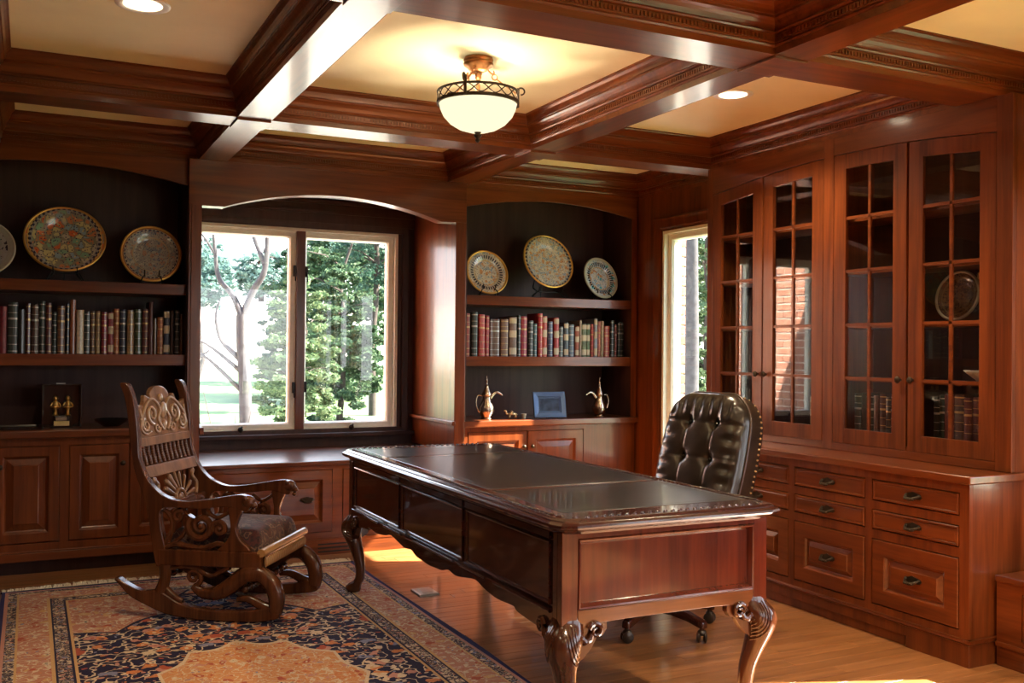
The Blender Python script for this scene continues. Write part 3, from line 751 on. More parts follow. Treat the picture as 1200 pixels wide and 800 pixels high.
# cabriole legs
def cabriole(cx, cy, sx, sy):
    dgn = V((sx, sy, 0)).normalized()
    keys = [(.468,-.004,.043),(.43,.004,.048),(.395,.026,.058),(.355,.040,.057),(.31,.038,.050),(.25,.018,.040),(.18,-.004,.032),(.11,-.012,.0265),(.065,-.004,.027),(.045,.016,.036),(.025,.030,.043),(.010,.030,.042),(.0,.028,.036)]
    cs = catmull([(z, o, r) for z, o, r in keys], 4)
    m = MB(); seg = 16; b = len(m.v)
    for q in cs:
        z, o, r = max(q.x, 0), q.y, q.z
        sq = max(0, min(1, (z-.30)/.15))      # squarer towards the top
        for k in range(seg):
            th = 2*PI*k/seg + math.atan2(sy, sx)
            ca, sa = math.cos(th), math.sin(th)
            g = 1/max(abs(ca), abs(sa)); rr = r*(1-sq*.9) + r*min(g, 1.28)*sq*.9
            m.v.append((cx+dgn.x*o+ca*rr, cy+dgn.y*o+sa*rr, z))
    nn = len(cs)
    for i in range(nn-1):
        for k in range(seg):
            j = (k+1) % seg; m.f.append((b+i*seg+k, b+i*seg+j, b+(i+1)*seg+j, b+(i+1)*seg+k))
    m.f.append(tuple(b+k for k in range(seg))); m.f.append(tuple(b+(nn-1)*seg+k for k in range(seg)))
    if sx < 0: m.v = [(x, y, .0115+z*(1-.0115/.468)) for x, y, z in m.v]      # these two feet stand on the rug
    leg = m.build('leg', WLEG, desk, smooth=True)
    # carved acanthus / shell on the two outer faces of the knee, and an ear bracket beside it
    c = MB()
    for (ux, uy, nx, ny) in ((-sx,0,0,sy),(0,-sy,sx,0)):
        U = V((ux,uy,0)); Nn = V((nx,ny,0)); base = V((cx,cy,0)) + Nn*.047
        def on_knee(u, z):
            zz = min(max(z, .12), .46); o_ = r_ = None
            for q0, q1 in zip(cs, cs[1:]):
                if q1.x <= zz <= q0.x: f_ = (q0.x-zz)/max(1e-6, q0.x-q1.x); o_ = q0.y+(q1.y-q0.y)*f_; r_ = q0.z+(q1.z-q0.z)*f_; break
            o_ = o_ if o_ is not None else 0; r_ = r_ or .04
            cu, cn = dgn.dot(U)*o_, dgn.dot(Nn)*o_
            lim = min(max(u, cu-r_*.96), cu+r_*.96)
            return V((cx, cy, 0)) + U*lim + Nn*(cn + math.sqrt(max(r_*r_-(lim-cu)**2, 0))) + V((0,0,z))
        for k in range(7):
            r = .026+.0115*k
            arc = [on_knee(.052+r*math.cos(a_)*.92, .392+r*1.12*math.sin(a_)) for a_ in [PI*(.86+.62*i/16) for i in range(17)]]
            c.tube(arc, [.0030+.0022*math.sin(PI*i/16) for i in range(17)], 6)
        sp = spiral((.085, .405), .028, .006, PI*.9, -1.3, 22)
        c.tube([base + U*u + Nn*(.004) + V((0,0,z)) for u, z in sp], [.010-.005*i/22 for i in range(23)], 8)
        c.tube([base + U*u + Nn*.0 + V((0,0,z)) for u, z in ((.02,.395),(.045,.37),(.065,.378),(.075,.40))], [.012,.013,.012,.008], 8)
        # ear bracket
        br_ = [(.0,.44),(.135,.44),(.135,.405),(.120,.385),(.095,.378),(.075,.345),(.045,.315),(.0,.29)]
        fr = (base - Nn*.012, U, V((0,0,1)), Nn)
        c.prism(br_, fr, -.02, .006)
    c.build('knee_carving', WLEG, leg, smooth='auto')
for (sx, sy, cx, cy) in ((-1,-1,BX0+.045,BY0+.045),(1,-1,BX1-.045,BY0+.045),(-1,1,BX0+.045,BY1-.045),(1,1,BX1-.045,BY1-.045)): cabriole(cx, cy, sx, sy)

# ================================================================== ROCKING CHAIR (local: u forward, v left, z up)
rc = thing('rocking_chair', 'carved oak rocking chair with tapestry seat on the rug', 'chair', (.921, 5.205, .012), math.radians(-34.3), local=True)
FV = lambda v: (V((0,v,0)), V((1,0,0)), V((0,0,1)), V((0,1,0)))
def smooth_poly(pts, n=4): return [(p.x, p.y) for p in catmull([(a,b,0) for a,b in pts], n, closed=True)]
side_poly = [(-.425,1.145),(-.400,1.08),(-.380,.97),(-.362,.82),(-.338,.71),(-.305,.625),(-.268,.50),(-.228,.275),(-.198,.262),(-.178,.33),(-.205,.47),(-.20,.535),(-.132,.545),(.005,.542),(.123,.556),(.18,.552),(.232,.537),(.252,.55),(.262,.585),(.235,.612),(.18,.614),(.004,.583),(-.097,.575),(-.164,.590),(-.231,.630),(-.286,.698),(-.320,.79),(-.329,.911),(-.350,1.05),(-.372,1.12),(-.395,1.15)]
for s in (-1, 1):
    fr = FV(s*.278)
    sf = MB().prism(smooth_poly(side_poly), fr, -.020, .020).build('side_frame', WROCK, rc, bevel=.007, smooth='auto')
    m = MB()          # carved beast-head arm end
    m.ball((.242, s*.278, .582), (.036,.030,.032), 12, 8)
    m.ball((.270, s*.278, .566), (.020,.020,.016), 10, 6)
    m.ball((.268, s*.278, .540), (.014,.016,.012), 8, 6)
    m.ball((.232, s*.278+.022, .602), .011, 8, 6); m.ball((.232, s*.278-.022, .602), .011, 8, 6)
    m.build('arm_head', WROCK, sf, smooth=True)
    sup = [(.145,.556),(.215,.553),(.198,.50),(.186,.455),(.205,.40),(.245,.365),(.25,.34),(.10,.34),(.118,.37),(.15,.41),(.158,.46),(.150,.51)]
    MB().prism(smooth_poly(sup), fr, -.018, .018).build('arm_support', WROCK, sf, bevel=.006, smooth='auto')
    m = MB()          # fretwork scrolls under the arm
    def sc(pts, r): m.tube([(a, s*.278, b) for a, b in pts], r, 8)
    sp = spiral((.0,.455), .070, .010, PI*.75, 1.75, 40); sc(sp, [.021-.010*i/40 for i in range(41)])
    m.ball((.0, s*.278, .455), .017, 10, 8)
    sp = spiral((.095,.445), .040, .008, PI*1.1, -1.4, 26); sc(sp, [.017-.007*i/26 for i in range(27)]); m.ball((.095, s*.278, .445), .014, 10, 8)
    sp = spiral((-.115,.50), .030, .006, PI*.2, 1.3, 20); sc(sp, [.015-.006*i/20 for i in range(21)]); m.ball((-.115, s*.278, .50), .011, 8, 6)
    sc([(p.x,p.y) for p in catmull([(-.185,.345,0),(-.12,.365,0),(-.06,.352,0),(.02,.350,0),(.09,.372,0),(.15,.352,0)], 5)], .014)
    sc([(p.x,p.y) for p in catmull([(-.19,.36,0),(-.15,.44,0),(-.16,.50,0),(-.19,.53,0)], 5)], .012)
    sc([(p.x,p.y) for p in catmull([(-.15,.36,0),(-.085,.42,0),(-.065,.50,0),(-.10,.54,0)], 5)], .010)
    sc([(p.x,p.y) for p in catmull([(.03,.53,0),(.08,.50,0),(.13,.52,0),(.16,.55,0)], 5)], .010)
    m.build('fretwork', WROCK, sf, smooth='auto')
    MB().box(-.215, .318, s*.278-.022, s*.278+.022, .262, .340).build('seat_rail', WROCK, rc, bevel=.006)
    # rocker runner and dolphin scroll
    run = [(-.440,.180),(-.409,.150),(-.355,.100),(-.26,.056),(-.161,.020),(-.02,.002),(.117,.0),(.28,.004),(.39,.020),(.412,.045),(.395,.075),(.37,.085),(.28,.062),(.13,.050),(0,.058),(-.10,.080),(-.17,.118),(-.215,.138),(-.292,.128),(-.375,.160),(-.425,.190)]
    rk = MB().prism(smooth_poly(run), FV(s*.278), -.024, .024).build('rocker', WROCK, rc, bevel=.007, smooth='auto')
    m = MB()
    def sd(pts, r, fl=.9):
        q = catmull([(a, b, 0) for a, b in pts], 6); k = len(q)-1
        rr = [r[int(i/k*(len(r)-1))]*(1-(i/k*(len(r)-1))%1) + r[min(len(r)-1, int(i/k*(len(r)-1))+1)]*((i/k*(len(r)-1))%1) for i in range(k+1)]
        m.tube([(p.x, s*.278, p.y) for p in q], rr, 10, flat=fl)
    sd([(.385,.055),(.392,.115),(.372,.180),(.315,.228),(.235,.228),(.165,.175),(.095,.135),(.02,.128),(-.04,.160)], [.036,.042,.044,.042,.043,.042,.036,.028,.016])
    sd([(.385,.06),(.33,.075),(.25,.110),(.19,.105)], [.030,.026,.020,.012])
    sp = spiral((-.035,.205), .045, .010, -PI*.45, 1.3, 20); m.tube([(a, s*.278, b) for a, b in sp], [.014-.005*i/20 for i in range(21)], 8)
    sd([(-.205,.125),(-.185,.19),(-.180,.265)], [.034,.028,.034])
    sd([(-.19,.15),(-.13,.10),(-.09,.085)], [.02,.018,.012])
    sd([(-.165,.24),(-.10,.255),(-.03,.25),(.05,.215),(.10,.235),(.15,.262)], [.014,.013,.015,.013,.012,.014])
    sd([(.30,.215),(.285,.265)], [.032,.034])
    m.build('dolphin_scroll', WROCK, rk, smooth='auto')
front = MB(); front.box(.290, .330, -.262, .262, .275, .330); fr_o = front.build('front_rail', WROCK, rc, bevel=.005)
OAK_LIT = plain('oak_painted_highlight', (.36,.20,.075), .28, coat=.5)  # golden light on the front edge, put into a paler oak colour
MB().tube([(.318,-.30,.338),(.318,.30,.338)], .020, 12).build('nosing', OAK_LIT, fr_o, smooth='auto')
m = MB()
for k in range(24): m.ball((.330, -.265+.023*k, .290), (.012,.0095,.026), 8, 6)
m.build('gadroon_row', OAK_LIT, fr_o, smooth=True, kind='stuff')
MB().box(-.215, -.175, -.262, .262, .275, .335).build('back_rail', WROCK, rc, bevel=.005)
TAP = None
def tapestry():
    m, nt, p = newmat('tapestry'); L = nt.links.new
    t = N(nt, 'ShaderNodeTexCoord'); v = N(nt, 'ShaderNodeTexVoronoi'); v.inputs['Scale'].default_value = 26; n = N(nt, 'ShaderNodeTexNoise'); n.inputs['Scale'].default_value = 15; n.inputs['Detail'].default_value = 3
    L(t.outputs['Object'], n.inputs['Vector']); L(n.outputs['Color'], v.inputs['Vector'])
    v.inputs['Scale'].default_value = 9
    c = ramp(nt, n.outputs[0], [(.34,(.012,.006,.010)),(.44,(.085,.018,.016)),(.49,(.012,.008,.014)),(.535,(.20,.11,.075)),(.57,(.03,.016,.028)),(.63,(.085,.03,.026)),(.72,(.18,.125,.09))])
    L(c, p.inputs['Base Color']); p.inputs['Roughness'].default_value = .8; p.inputs['Sheen Weight'].default_value = .08
    b = N(nt, 'ShaderNodeBump'); b.inputs['Strength'].default_value = .3; b.inputs['Distance'].default_value = .003; L(n.outputs[0], b.inputs['Height']); L(b.outputs[0], p.inputs['Normal'])
    return m
def cush(a, b):
    u, v = -.18+.475*a, -.250+.50*b
    e = min(a, 1-a, b, 1-b); h = .092*(1-math.exp(-e*34)) + .012*math.sin(PI*a)*math.sin(PI*b)
    return (u, v, .345+h)
m = MB(); m.grid(cush, 40, 40); m.box(-.18, .295, -.25, .25, .318, .345); m.build('seat_cushion', tapestry(), rc, smooth='auto')
# back: crest panel, rails, spindles, fan
def bu(z):
    K = [(.50,-.235),(.60,-.258),(.70,-.305),(.80,-.335),(.90,-.350),(1.0,-.366),(1.12,-.392)]
    for (z0,u0),(z1,u1) in zip(K, K[1:]):
        if z <= z1: return u0+(u1-u0)*(z-z0)/(z1-z0)
    return K[-1][1]
def back_slab(name, pts, th, mat, bev=.004):
    m = MB(); k = len(pts); b = len(m.v)
    for d in (-th/2, th/2): m.v += [(bu(z)+d, v, z) for v, z in pts]
    m.f.append(tuple(b+i for i in range(k))[::-1]); m.f.append(tuple(b+k+i for i in range(k)))
    for i in range(k): j = (i+1) % k; m.f.append((b+i, b+j, b+k+j, b+k+i))
    return m.build(name, mat, rc, bevel=bev)
hw = .262
crest_top = [(-hw,1.05),(-.20,1.035),(-.17,1.05),(-.15,1.085),(-.105,1.07),(-.09,1.10),(-.04,1.125),(.04,1.125),(.09,1.10),(.105,1.07),(.15,1.085),(.17,1.05),(.20,1.035),(hw,1.05)]
crest_out = [(hw,.875),(-hw,.875)] + [(p.x, p.y) for p in catmull([(a,b,0) for a,b in crest_top], 3)]
cst = back_slab('crest_panel', crest_out, .022, WCREST)
m = MB()
def cv(pts, r, off=.014): m.tube([(bu(z)+off, v, z) for v, z in pts], r, 7)
for s in (-1, 1):
    cv([(s*(v), z) for v, z in spiral((.115,.985), .050, .008, -PI*.5, 1.5, 26)], [.010-.004*i/26 for i in range(27)])
    cv([(s*(v), z) for v, z in spiral((.190,.935), .038, .007, PI*.4, -1.4, 22)], [.009-.004*i/22 for i in range(23)])
    cv([(s*v, z) for v, z in spiral((.08,.915), .028, .006, PI, 1.2, 18)], [.008-.003*i/18 for i in range(19)])
    cv([(s*p.x, p.y) for p in catmull([(.02,.90,0),(.06,.955,0),(.03,1.01,0),(.08,1.06,0),(.14,1.05,0),(.20,1.0,0),(.235,.96,0)], 5)], .008)
    cv([(s*p.x, p.y) for p in catmull([(.235,1.02,0),(.225,.97,0),(.24,.92,0),(.20,.89,0),(.15,.90,0)], 5)], .007)
m.ball((bu(1.0)+.014, 0, 1.0), (.014,.035,.045), 12, 8); m.ball((bu(1.07)+.012, 0, 1.065), (.012,.024,.022), 12, 8); m.ball((bu(.93)+.012, 0, .925), (.012,.022,.028), 12, 8)
m.build('crest_carving', plain('pale_carving', (.30,.17,.09), .35, coat=.4), cst, smooth=True)
m = MB()
for s in (-1,1):
    b = [(s*.055,.96),(s*.16,1.02),(s*.225,1.0),(s*.235,.91),(s*.13,.89)]
back_slab('back_rail', [(-hw,.832),(hw,.832),(hw,.875),(-hw,.875)], .026, WCREST)
back_slab('back_rail', [(-hw,.680),(hw,.680),(hw,.735),(-hw,.735)], .028, WCREST)
spm = None
for k in range(11):
    v = -.225 + .045*k; n = 26; m = MB()
    pts = [(bu(.735+.097*i/n), v, .735+.097*i/n) for i in range(n+1)]
    m.tube(pts, [.0075+.0045*abs(math.sin(i*PI/3.25)) for i in range(n+1)], 8); m.build('spindle', WROCK, rc, smooth=True)
for k in range(9):
    a = PI*(k+.5)/9; m = MB(); c0 = (0, .545)
    pts = [(c0[0]+r*math.cos(a)*1.18, c0[1]+r*math.sin(a)*.98) for r in (.045,.07,.10,.125,.14)]
    m.tube([(bu(z), v, z) for v, z in pts], [.007,.009,.011,.015,.010], 8, flat=.7); m.build('fan_rib', WCREST, rc, smooth=True)
m = MB()
m.tube([(bu(.545+.045*math.sin(PI*i/16)), .05*math.cos(PI*i/16), .545+.045*math.sin(PI*i/16)) for i in range(17)], .011, 8)
m.ball((bu(.545), 0, .545), (.012,.035,.03), 10, 8); m.build('fan_center', WCREST, rc, smooth='auto')
for s in (-1, 1):
    m = MB(); q = catmull([(s*.17,.545,0),(s*.20,.60,0),(s*.185,.64,0),(s*.215,.675,0)], 5); m.tube([(bu(p.y), p.x, p.y) for p in q], [.010]*len(q), 8); m.ball((bu(.66), s*.205, .66), (.01,.022,.018), 8, 6); m.build('back_scroll', WCREST, rc, smooth='auto')
back_slab('back_rail', [(-hw,.505),(hw,.505),(hw,.545),(-hw,.545)], .026, WROCK)
m = MB(); n = 40; m.tube([(.22, -.27+.54*i/n, .150) for i in range(n+1)], [.015+.006*math.sin(i*1.3) for i in range(n+1)], 10); m.build('stretcher', WROCK, rc, smooth=True)
m = MB(); m.tube([(-.185, -.27+.54*i/n, .200) for i in range(n+1)], [.013+.004*math.sin(i*1.3) for i in range(n+1)], 10); m.build('stretcher', WROCK, rc, smooth=True)

# ================================================================== OFFICE CHAIR (local: u forward)
oc = thing('office_chair', 'dark brown tufted leather swivel chair behind the desk', 'chair', (2.75, 3.96, 0), math.radians(190), local=True)
LEA = plain('dark_tufted_leather', (.020,.0135,.009), .30, coat=.35, noise=.4, nscale=14, bump=.15)
tilt = math.radians(16)
def bk(u, v, h):     # back frame: h along the leaning back, u out of its face
    return (-.235 - h*math.sin(tilt) + u*math.cos(tilt), v, .50 + h*math.cos(tilt) + u*math.sin(tilt))
HB, WB = .655, .268
btn = [(v, h) for h in (.13, .31, .49) for v in (-.088, .088)]
def backface(a, b):
    # rounded-rectangle outline, wider at mid height
    s, t = 2*a-1, b
    h = HB*t
    wid = WB*(.90+.13*math.sin(PI*min(1, t*.85+.12)))
    if t > .74: q = (t-.74)/.26; wid *= math.sqrt(max(0, 1-(q*.86)**2.4))*.999+.001
    v = s*wid
    e = max(0, 1-abs(s)**5); e2 = max(0, 1-abs(2*t-1)**9)
    u = .085*(e**.4)*(e2**.4)
    for bv, bh in btn:
        r2 = (v-bv)**2 + (h-bh)**2; u -= .034*math.exp(-r2/.0005) + .012*math.exp(-r2/.004)
    for bh in (.13,.31,.49): u -= .005*math.exp(-((h-bh)/.008)**2)*(1 if abs(v) < WB*.95 else 0)
    for bv in (-.088,.088): u -= .005*math.exp(-((v-bv)/.008)**2)*(1 if .02 < h < .60 else .3)
    # gathers at the top and sides
    if h > .50: u += .006*math.sin(v*105)*math.exp(-((h-.57)/.05)**2)
    if abs(v) > .14: u += .004*math.sin(h*88)*math.exp(-((abs(v)-.205)/.045)**2)
    return bk(u*1.0, v, h)
ob = MB(); ob.grid(backface, 64, 72); ob = ob.build('back_cushion', LEA, oc, smooth=True)
m = MB()
for bv, bh in btn: c = bk(.047, bv, bh); m.ball(c, .010, 8, 6)
m.build('buttons', LEA, ob, smooth=True, kind='stuff')
def outline(t):       # outline of the back from lower right round the top to lower left
    pts = []
    for i in range(41):
        q = i/40; pts.append(q)
    return pts
def edge_pts():
    out = []
    for i in range(25): p = i/24; out.append((1, p*.985))
    for i in range(1, 24): out.append((1-2*i/24, .999))
    for i in range(25): p = 1-i/24; out.append((-1, p*.985))
    res = []
    for s, t in out:
        h = HB*t; wid = WB*(.90+.13*math.sin(PI*min(1, t*.85+.12)))
        if t > .74: q = (t-.74)/.26; wid *= math.sqrt(max(0, 1-(q*.86)**2.4))*.999+.001
        res.append((s*wid, h))
    return res
EP = edge_pts()
m = MB(); k = len(EP); b = 0           # side band and rear shell
for (u, g) in ((0,1.0),(-.080,1.012),(-.092,1.0),(-.10,.94)):
    for v, h in EP: m.v.append(bk(u, v*g, HB*.45+(h-HB*.45)*g))
for r in range(3):
    for i in range(k-1): m.f.append((r*k+i, r*k+i+1, (r+1)*k+i+1, (r+1)*k+i))
m.f.append(tuple(3*k+i for i in range(k)))
m.build('back_shell', LEA, oc, smooth='auto')
m = MB(); m.tube([bk(.004, v*1.006, h*1.004) for v, h in EP], .007, 8); m.build('welting', plain('welt_leather', (.05,.028,.018), .35, coat=.3), ob, smooth=True)
m = MB()
for i in range(0, k, 1):
    v, h = EP[i]; m.ball(bk(-.074, v*1.014, h*1.004), .006, 6, 4)
m.build('nailheads', BRASSY, oc, smooth=True, kind='stuff')
def seat(a, b):
    s, t = 2*a-1, 2*b-1; e = (max(0, 1-abs(s)**5)**.4)*(max(0, 1-abs(t)**5)**.4)
    return (.02+.265*s, .29*t, .40+.075*e)
m = MB(); m.grid(seat, 24, 24); m.box(-.245, .285, -.29, .29, .345, .40); m.build('seat', LEA, oc, smooth='auto')
for s in (-1, 1):
    m = MB(); q = catmull([(-.24, s*.33, .62),(-.05, s*.335, .635),(.14, s*.33, .625),(.20, s*.325, .59),(.18, s*.32, .50),(.12, s*.30, .40),(.10, s*.27, .36)], 6)
    m.tube(q, .022, 10); m.build('armrest', WDESK, oc, smooth=True)
m = MB(); m.lathe([(.028,.10),(.028,.345),(.09,.345)], (0,0,0), (0,0,1), 16); m.lathe([(.045,.085),(.05,.10),(.045,.15),(.03,.16)], (0,0,0)); m.build('column', IRON, oc, smooth='auto')
for k in range(5):
    a = 2*PI*k/5 + math.radians(18.5); d = V((math.cos(a), math.sin(a), 0)); w = V((-d.y, d.x, 0))
    m = MB(); b = 0
    secs = [(.03,.030,.085,.150),(.12,.026,.090,.140),(.22,.024,.083,.122),(.29,.024,.070,.108),(.315,.020,.066,.100)]
    for (r, hwid, z0, z1) in secs:
        for (ww, z) in ((-hwid, z0),(hwid, z0),(hwid*.8, z1),(-hwid*.8, z1)): m.v.append(tuple(d*r + w*ww + V((0,0,z))))
    for i in range(len(secs)-1):
        for q in range(4): j = (q+1) % 4; m.f.append((4*i+q, 4*i+j, 4*i+4+j, 4*i+4+q))
    m.f.append((0,3,2,1)); e_ = 4*(len(secs)-1); m.f.append((e_, e_+1, e_+2, e_+3))
    lg = m.build('base_leg', WDESK, oc, bevel=.008)
    c = d*.295; m = MB(); ca = V((math.cos(a+.8), math.sin(a+.8), 0)); pv = V((c.x, c.y, 0))
    m.tube([pv+V((0,0,.075)), pv+V((0,0,.045))], .012, 10); m.ball((pv.x, pv.y, .048), (.022,.022,.016), 12, 8)
    for sgn in (-1, 1):
        cc = pv + ca*.016*sgn; m.lathe([(0,-.009),(.016,-.009),(.027,-.003),(.0275,.003),(.016,.009),(0,.009)], (cc.x, cc.y, .0275), tuple(ca), 16)
    m.build('caster', plain('caster_brown', (.045,.030,.022), .3, .5), lg, smooth='auto')

# ================================================================== LIGHT FIXTURES
LX, LY = 1.85, 4.13
lampt = thing('pendant_lamp', 'copper bowl pendant lamp hanging in the middle ceiling panel', 'lamp', (LX, LY, ZP))
c0 = (LX, LY, 0)
m = MB(); m.lathe([(.0,2.694),(.066,2.694),(.070,2.684),(.066,2.676),(.070,2.668),(.066,2.658),(.052,2.650),(.045,2.640),(.030,2.632),(.014,2.628),(.0,2.628)], c0, (0,0,1), 28); m.build('canopy', COPPER, lampt, smooth='auto')
m = MB(); m.tube([(LX,LY,2.63),(LX,LY,2.53)], .009, 10); m.ball((LX,LY,2.605), .015); m.lathe([(.0,2.625),(.018,2.622),(.010,2.60),(.009,2.58)], c0); m.build('stem', COPPER, lampt, smooth='auto')
RR = .186
m = MB()
m.tube([(LX+RR*math.cos(a), LY+RR*math.sin(a), 2.535) for a in [2*PI*i/48 for i in range(48)]], .006, 8, closed=True)
ring1 = m.build('upper_ring', BRONZE, lampt, smooth=True)
m = MB(); m.lathe([(RR-.004,2.478),(RR+.005,2.478),(RR+.006,2.492),(RR-.004,2.492)], c0, (0,0,1), 48, closed=True); m.build('lower_ring', BRONZE, lampt, smooth='auto')
m = MB()
for ph in (0, 1):
    pts = []
    for i in range(120):
        a = 2*PI*i/120; pts.append((LX+(RR+.001)*math.cos(a), LY+(RR+.001)*math.sin(a), 2.513+.019*math.sin(a*9+ph*PI)))
    m.tube(pts, .0028, 6, closed=True)
m.build('lattice_band', BRONZE, lampt, smooth=True)
bowl_e = emit('lit_alabaster_glass', (1.0, .84, .52), .60)
m = MB(); m.lathe([(RR-.006,2.486),(RR-.010,2.46),(.160,2.425),(.130,2.392),(.090,2.368),(.045,2.354),(.0,2.350),(.0,2.354),(.045,2.358),(.090,2.372),(.128,2.396),(.156,2.428),(RR-.014,2.462),(RR-.010,2.486)], c0, (0,0,1), 40); m.build('glass_bowl', bowl_e, lampt, smooth=True)
m = MB(); m.lathe([(.0,2.302),(.006,2.305),(.012,2.314),(.008,2.322),(.016,2.330),(.020,2.338),(.012,2.344),(.016,2.350),(.020,2.356),(.010,2.360),(0,2.360)], c0, (0,0,1), 16); m.build('finial', BRONZE, lampt, smooth=True)
for k in range(3):
    a = 2*PI*k/3 + math.radians(228); d = V((math.cos(a), math.sin(a), 0)); ctr = V((LX, LY, 0))
    m = MB()
    P = lambda r, z: ctr + d*r + V((0,0,z))
    q = catmull([P(.045,2.645), P(.062,2.628), P(.075,2.630), P(.072,2.643)], 4); m.tube(q, .004, 6)
    cc = P(.078, 2.612); w = V((-d.y, d.x, 0))
    m.tube([cc + d*.013*math.cos(t) + V((0,0,.013*math.sin(t))) for t in [2*PI*i/14 for i in range(14)]], .003, 6, closed=True)
    m.tube([P(.090,2.602), P(RR-.006,2.545)], .0035, 6)
    m.build('support_chain', COPPER, lampt, smooth='auto')
    m = MB(); m.tube([P(RR+.004,2.480), P(RR+.004,2.560)], .0075, 8)
    q = [P(RR+.004+.016+.016*math.cos(t), 2.556+.016*math.sin(t)) for t in [PI-1.55*PI*i/14 for i in range(15)]]; m.tube(q, .004, 6)
    m.ball(tuple(P(RR+.004, 2.562)), .009, 8, 6)
    m.build('scroll_hook', BRONZE, lampt, smooth='auto')
pl = bpy.data.lights.new('pendant_bulb', 'POINT'); pl.energy = PENDANT_W; pl.color = (1.0, .80, .52); pl.shadow_soft_size = .03
for k in range(2):
    a = 2*PI*k/2+.6; po = bpy.data.objects.new('pendant_bulb', pl); COL.objects.link(po); po.parent = lampt; po.location = (.09*math.cos(a), .09*math.sin(a), 2.475-ZP)
pl.energy = PENDANT_W/2

glow = emit('downlight_lamp', (1.0, .86, .62), 14.0)
def downlight(x, y, label, group=None, k=1.0):
    t = thing('downlight', label, 'lamp', (x, y, ZP), group=group)
    MB().lathe([(.072,ZP-.0005),(.104,ZP-.0005),(.104,ZP-.004),(.098,ZP-.007),(.076,ZP-.005),(.072,ZP-.002)], (x,y,0), (0,0,1), 40, closed=True).build('trim_ring', WHITE, t, smooth='auto')
    MB().lathe([(.073,ZP-.0008),(.073,ZP-.004),(.052,ZP-.0045),(.052,ZP-.0008)], (x,y,0), (0,0,1), 32).build('reflector', emit('reflector_glow', (1,.80,.50), 2.2), t)
    MB().lathe([(.0,ZP-.007),(.050,ZP-.007),(.050,ZP-.0045),(0,ZP-.0045)], (x,y,0), (0,0,1), 32).build('lamp', glow, t)
    l = bpy.data.lights.new('downlight_beam', 'SPOT'); l.energy = DOWNLIGHT_W*k; l.color = (1.0, .80, .52); l.spot_size = math.radians(140); l.spot_blend = .6; l.shadow_soft_size = .06
    o = bpy.data.objects.new('downlight_beam', l); COL.objects.link(o); o.parent = t; o.location = (0,0,-.02)
downlight(.385, 4.10, 'recessed downlight in the left ceiling panel', k=.55)
downlight(3.29, 4.08, 'recessed downlight in the orange-lit right ceiling panel')
for x in (.385, 1.85, 3.29):  # lamps out of view, added to brighten the room
    for y in (2.0, -.4): downlight(x, y, 'added unseen fill downlight in the %s ceiling panel of the %s row behind the pendant lamp' % ({.385:'left', 1.85:'middle', 3.29:'right'}[x], 'first' if y > 0 else 'last'), 'added fill downlights nearer the viewer', {.385:.35, 1.85:.9, 3.29:1.1}[x])

